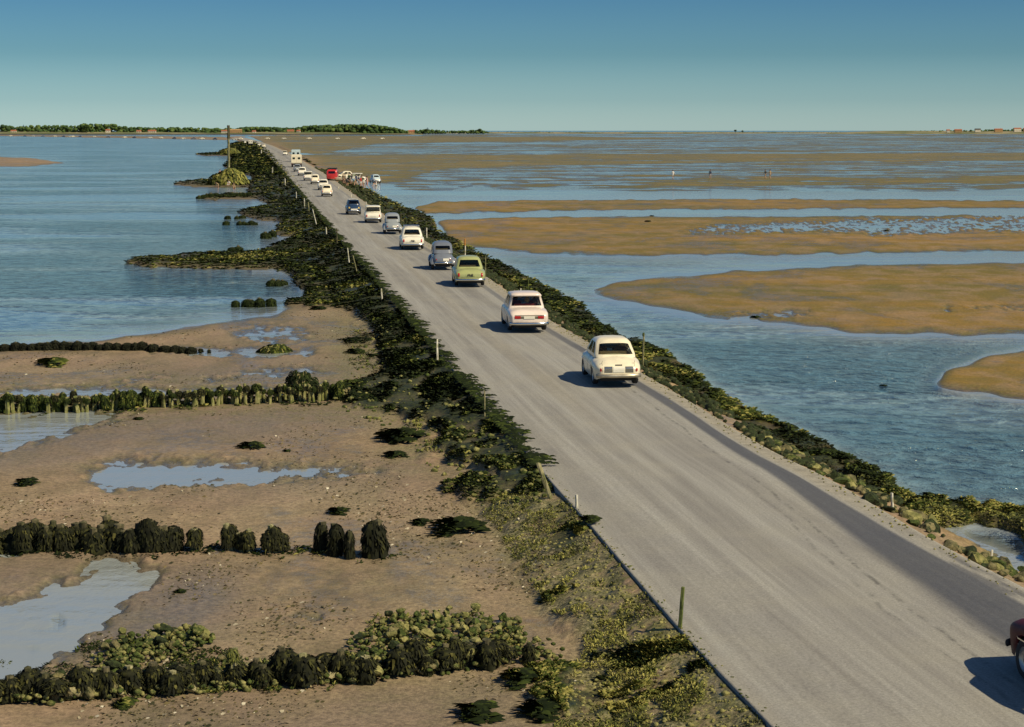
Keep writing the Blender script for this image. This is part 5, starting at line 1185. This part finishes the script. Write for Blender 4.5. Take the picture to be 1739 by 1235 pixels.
def person(x, y, z, rz, pose, top_c, leg_c, label, h=1.0, group=None, hair=mhair, shorts=True, lean=0):
    V2, F2, hd, upv = PM[pose]; p = POSES[pose]; root = empty('person', (x, y, z), rz, label, 'person', group); root.scale = (h, h, h)
    pc = Vector(p['pel']); kz = (Vector(p['kn'][0])+Vector(p['kn'][1]))/2; axis = (Vector(p['neck'])-pc); al = axis.length; ax_ = axis.normalized(); mi = []
    for f in F2:
        c_ = sum((Vector(V2[i]) for i in f), Vector())/len(f); t = (c_-pc).dot(ax_)
        dk_ = min((c_-Vector(q)).length for q in p['kn']); da = min((c_-Vector(q)).length for q in p['an']); dh_ = min((c_-pc-Vector((s*.09, 0, -.05))).length for s in (1, -1))
        el_ = min((c_-Vector(q)).length for q in p['el']); wr_ = min((c_-Vector(q)).length for q in p['wr'])
        if wr_ < el_*1.05 and wr_ < .2 or (t > al-.02): m = 0
        elif t > .03: m = 1
        elif da < .12: m = 0 if shorts else 3
        elif shorts and (dk_ < .16 or da < .45): m = 0
        else: m = 2
        mi.append(m)
    mk('body', V2, F2, None, root, smooth=True, mats=[skin, CLs[top_c], CLs[leg_c], CLs['black']], fmi=mi)
    bm = bmesh.new(); bmesh.ops.create_icosphere(bm, subdivisions=2, radius=.112); hv = hd+upv*.045+Vector((0, -.025, 0)); Vh = [(v.co*(1+random.uniform(-.04, .04))+hv) for v in bm.verts]
    Fh = [tuple(v.index for v in f.verts) for f in bm.faces if not (f.calc_center_median().y > .035 and f.calc_center_median().dot(upv) < .05)]; bm.free(); mk('hair', [q[:] for q in Vh], Fh, hair, root, smooth=True)
    return root
def stand(px_, py_, rz, pose, tc_, lc_, label, h=1.0, **kw):
    g = G(px_, py_, -.65); z = max(tz(g.x, g.y), WATER-.05); return person(g.x, g.y, z, rz, pose, tc_, lc_, label, h, **kw)
stand(583, 317, 2.5, 'stand', 'tan', 'tan', 'person in tan clothes at the left end of the group by the red van')
stand(590, 318, .5, 'bend', 'black', 'black', 'person in dark clothes bending down among the group')
stand(597, 316, 3.6, 'stand', 'black', 'white', 'person in a black top with pale legs in the middle of the group')
stand(602, 318, 1.2, 'bend', 'blue', 'tan', 'person in pale blue bending low beside the white car')
stand(609, 317, 5.0, 'walk', 'navy', 'white', 'person in a navy top and white shorts facing the red shirted one')
stand(613, 319, 1.0, 'reach', 'red', 'white', 'person in a red shirt reaching forward')
stand(618, 318, 3.9, 'stand', 'white', 'green', 'person in a white top behind the tall pink figure', .9)
stand(624, 319, 2.0, 'walk', 'pink', 'pink', 'tall person in pale pink with dark hair at the right end of the group', 1.15)
stand(586, 315, 4.4, 'stand', 'black', 'navy', 'person all in black standing behind the one bending')
stand(593, 314, 2.9, 'walk', 'green', 'black', 'person in a green top walking through the middle of the group')
stand(605, 314, .7, 'stand', 'navy', 'black', 'person in navy behind the pale blue bending one')
stand(615, 315, 3.0, 'stand', 'green', 'tan', 'person in a green top behind the red shirted one')
stand(639, 314, 2.2, 'sit', 'white', 'tan', 'person in white sitting by the low pale blue car')
stand(374, 306, 3.3, 'stand', 'pink', 'pink', 'person standing against the weedy rock mound', 1.0)
stand(370, 319, 2.4, 'bend', 'tan', 'tan', 'person in tan bending at the water below the mound', .85)
stand(389, 316, 3.0, 'sit', 'white', 'tan', 'person in white sitting at the foot of the mound, left of another')
stand(397, 319, 3.4, 'sit', 'tan', 'red', 'person in tan sitting right of the one in white at the mound')
stand(1143, 303.5, .4, 'walk', 'white', 'white', 'distant person in white wading alone, leftmost of those far out')
stand(1206, 303.5, 5.8, 'stand', 'navy', 'white', 'distant person in a dark top and pale trousers between the other waders')
stand(1300, 303.5, .8, 'walk', 'black', 'tan', 'distant person in black walking beside a companion')
stand(1308, 303.5, .6, 'walk', 'tan', 'tan', 'distant person in tan, rightmost of the waders')
def passenger(car, x, y, tc_, label, pose='sit', hair=mhair):
    c_, s_ = math.cos(car.rotation_euler.z), math.sin(car.rotation_euler.z); L_ = car.location
    return person(L_.x+x*c_-y*s_, L_.y+x*s_+y*c_, L_.z+.30, car.rotation_euler.z, 'sit', tc_, 'black', label, .98, None, hair)
passenger(c2, .40, -.66, 'white', 'passenger in white at the right of the pinkish car rear seat'); passenger(c2, .08, -.66, 'red', 'passenger in red in the middle of the pinkish car rear seat', hair=mhair2)
passenger(c2, -.33, .12, 'tan', 'driver of the pinkish white saloon')
passenger(c8, -.33, .12, 'white', 'front passenger in white in the dark blue car'); passenger(c8, .33, .12, 'tan', 'driver in tan in the dark blue car')
passenger(c1, -.33, .12, 'navy', 'driver of the nearest cream saloon')

# ------------------------------------------------------------------ far shore
mshore, n_, l_, b_ = newmat('shore_land', rough=.9); pz = geopos(n_)
l_.new(mix(n_, l_, mrange(n_, l_, noise(n_, l_, vscale(n_, l_, pz, (.012, .012, .2)), 1, 5, .6), .4, .6), (.10, .115, .035), (.26, .22, .11)), b_.inputs['Base Color'])
def land(name, px0, px1, dist, depth, h0, label, pts=60):
    x0 = (px0-CX)/F*dist; x1 = (px1-CX)/F*dist; V = []; Fc = []
    for i in range(pts+1):
        x = x0+(x1-x0)*i/pts; e = min(1, min(i, pts-i)/6+.12); hh = h0*e*(.75+.5*float(fbm(np.array([x*.004]), np.array([dist*.1]), 5, 3)[0]))
        for y_, z in ((0, WATER-.6), (6, WATER+.15), (40, WATER+.45*hh), (120, hh), (depth, hh*1.1), (depth+200, WATER-.6)): V.append((x*(1+y_/dist), dist+y_+20*math.sin(i*.7), z))
    for i in range(pts):
        for j in range(5): q = i*6+j; Fc.append((q, q+6, q+7, q+1))
    return tag(mk(name, V, Fc, mshore, smooth=True), label, kind='structure')
land('left_shore', -900, 720, 3900, 900, 4.5, 'low far shore at the left below the woods')
land('right_shore', 640, 1560, 5200, 700, 2.6, 'thin far spit of land along the horizon', 90)
land('distant_coast', 1400, 2600, 4700, 900, 5.5, 'low far coast with houses at the right')
msl = simple('stone_wall', (.42, .38, .30), .9, 0, .05)
V = []
o_ = land('beach_strip', -900, 700, 3860, 20, .9, 'pale strip of beach at the foot of the far left shore'); o_.data.materials[0] = msl
def wood(name, px0, px1, dist, prof, n, label, dz=2.5):
    vs = []; fs = []; ts = []; o = 0; bm = bmesh.new(); bmesh.ops.create_icosphere(bm, subdivisions=2, radius=1)
    v0 = np.array([v.co[:] for v in bm.verts]); f0 = np.array([[v.index for v in f.verts] for f in bm.faces]); bm.free(); pxs, hs = zip(*prof)
    for i in range(n):
        p_ = rng.uniform(px0, px1); hm = np.interp(p_, pxs, hs)*dist/F; dd = dist+rng.uniform(0, 90)
        if hm < .8: continue
        r = rng.uniform(.2, .42)*min(hm*1.1, 10); z = dz+rng.uniform(.05, 1)**.8*hm*1.12-r*.9; z = max(z, dz+r*.3)
        q = v0*(1+.35*(rng.random((len(v0), 1))-.5))*np.array([r*1.25, r, r])+np.array([(p_-CX)/F*dd, dd, z]); vs.append(q); fs.append(f0+o); o += len(q); ts.append(np.clip(rng.random()*.75+rng.normal(0, .10, len(q)), 0, 1))
    return tag(mk(name, np.concatenate(vs), np.concatenate(fs), mleaf, tint=np.concatenate(ts)), label, 'wood', kind='stuff')
wood('far_wood', -600, 430, 4010, [(-600,10),(0,12),(20,13),(30,9),(60,12),(140,12),(148,15),(165,14),(200,14),(208,11),(230,10),(260,9),(300,9),(372,8),(430,7)], 2200, 'long green wood on the far shore left of the tall pole')
wood('far_wood', 412, 690, 4010, [(412,9),(440,10),(480,9),(500,8),(520,11),(560,13),(590,14),(640,13),(670,9),(690,4)], 1500, 'far wood beyond the end of the causeway')
wood('far_scrub', 690, 830, 4010, [(690,4),(725,6),(760,4),(790,4),(815,6),(830,2)], 260, 'thinning line of trees right of the far wood')
wood('far_scrub', 1470, 2200, 4800, [(1470,1),(1560,3),(1650,4),(1739,6),(2200,7)], 500, 'low scrub among the houses on the far right coast', 3)
wood('far_scrub', 830, 1480, 5300, [(830,1.5),(900,2),(1060,1),(1240,1.5),(1480,1)], 300, 'thin scrub along the spit on the horizon', 1.5)
# trees that stand out
def tree(px_, dist, h, label):
    x = (px_-CX)/F*dist; root = empty('tree', (x, dist, 1.5), 0, label, 'tree'); V, Fc = post_mesh(h*.5, h*.04, h*.02, int(px_)); mk('trunk', V, Fc, mwoodd, root)
    n = 500; g_ = np.random.default_rng(int(px_)); c_ = g_.normal(0, 1, (n, 3)); c_ /= np.linalg.norm(c_, axis=1)[:, None]; c_ *= (g_.random((n, 1))**.4); c_ = c_*np.array([h*.42, h*.42, h*.33])*(.7+.6*fbm(c_[:, 0]*2+px_, c_[:, 2]*2, 3, 3))[:, None]+np.array([0, 0, h*.62])
    a_ = g_.random(n)*6.28; L = h*.12*(.5+g_.random(n)); v, f, t = blades(c_, a_, L, L*.7, L*.2, L*.3, g_.random(n)*.8, 2); mk('crown', v, f, mleaf, root, tint=t)
tree(1246, 5000, 9, 'lone clump of trees breaking the horizon right of centre'); tree(1258, 5010, 7, 'lower tree beside the clump on the horizon')
tree(815, 3980, 11, 'rounded tree at the right end of the thinning tree line'); tree(152, 3990, 19, 'tallest tree rising from the left wood'); tree(725, 3985, 10, 'pointed tree standing above the scrub')
mwall = simple('pale_render', (.62, .55, .42), .8, 0, .3); mroof = simple('red_tiles', (.34, .11, .05), .85, 0, .5); mor = simple('orange_render', (.40, .24, .10), .8, 0, .3)
def house(px_, dist, w_, hh, z, wm__, label, rm=mroof):
    x = (px_-CX)/F*dist; root = empty('house', (x, dist, z), random.uniform(-.15, .15), label, 'house'); d_ = 8
    V, Fc = boxm(-w_/2, w_/2, 0, d_, -1.5, hh, 0); mk('wall', V, Fc, wm__, root)
    V = [(-w_/2-.4, -.5, hh), (w_/2+.4, -.5, hh), (w_/2+.4, d_+.5, hh), (-w_/2-.4, d_+.5, hh), (-w_/2-.4, d_/2, hh+2.6), (w_/2+.4, d_/2, hh+2.6)]
    rf = mk('roof', V, [(0, 1, 5, 4), (2, 3, 4, 5), (0, 4, 3), (1, 2, 5), (3, 2, 1, 0)], rm, root); V, Fc = boxm(w_*.25, w_*.25+1, d_/2-.4, d_/2+.4, hh+1.4, hh+3.6, 0); mk('chimney', V, Fc, wm__, rf)
    for i in range(max(2, int(w_/3.5))):
        cx_ = -w_/2+w_*(i+.5)/max(2, int(w_/3.5)); V, Fc = boxm(cx_-.5, cx_+.5, -.06, .02, .9, 2.3, 0); mk('window', V, Fc, mrubber, root)
for args in [(404,3990,24,5.5,2.5,mor,'broad orange building on the far shore just right of the tall pole',mor),(384,3985,12,4,2.5,mwall,'small pale house just left of the tall pole'),(29,3985,11,3.5,3,mwall,'pale house at the edge of the left wood'),(188,3985,9,4,4,mwall,'white house half sunk in the trees of the left wood'),(262,3985,16,3.5,3,mwall,'long pale house below the thin end of the left wood'),
 (240,3988,9,3,3,mwall,'little house left of the long pale house'),(496,3985,14,4,3,mor,'tan building in the gap of the far wood'),(434,3985,7,3,2.5,mwall,'tiny white house right of the orange building'),(509,3985,7,3.5,3,mwall,'tiny pale house beside the tan building'),(700,3985,12,3.5,2.5,mor,'low ochre house at the thin end of the far wood'),
 (1622,4750,18,4.5,4,mor,'red roofed house at the left end of the right hand coast'),(1655,4750,14,5,5,mwall,'dark roofed house in the middle of the right hand coast',mrubber),(1690,4750,20,5,5,mor,'long red house on the right hand coast'),(1722,4750,18,6,6,mwall,'pale red roofed house near the right border'),(1605,4750,8,4,4,mwall,'tiny yellowish house starting the right hand row'),(1736,4755,12,6,6,mor,'brown house cut by the right border')]:
    house(*args)
def tower(px_, dist, h, label):
    x = (px_-CX)/F*dist; root = empty('tower', (x, dist, 3), 0, label, 'tower'); bl = simple('slate_blue', (.12, .20, .25), .7)
    V, Fc = boxm(-2.2, 2.2, 0, 4.4, 0, h*.7, .1); mk('shaft', V, Fc, bl, root)
    mk('spire', [(-2.4, -.2, h*.7), (2.4, -.2, h*.7), (2.4, 4.6, h*.7), (-2.4, 4.6, h*.7), (0, 2.2, h)], [(0, 1, 4), (1, 2, 4), (2, 3, 4), (3, 0, 4), (3, 2, 1, 0)], bl, root)
tower(588, 4150, 19, 'bluish church tower rising over the far wood'); tower(46, 4150, 18, 'slim bluish tower over the left wood')
tower(727, 4150, 12, 'small bluish tower above the thinning tree line')
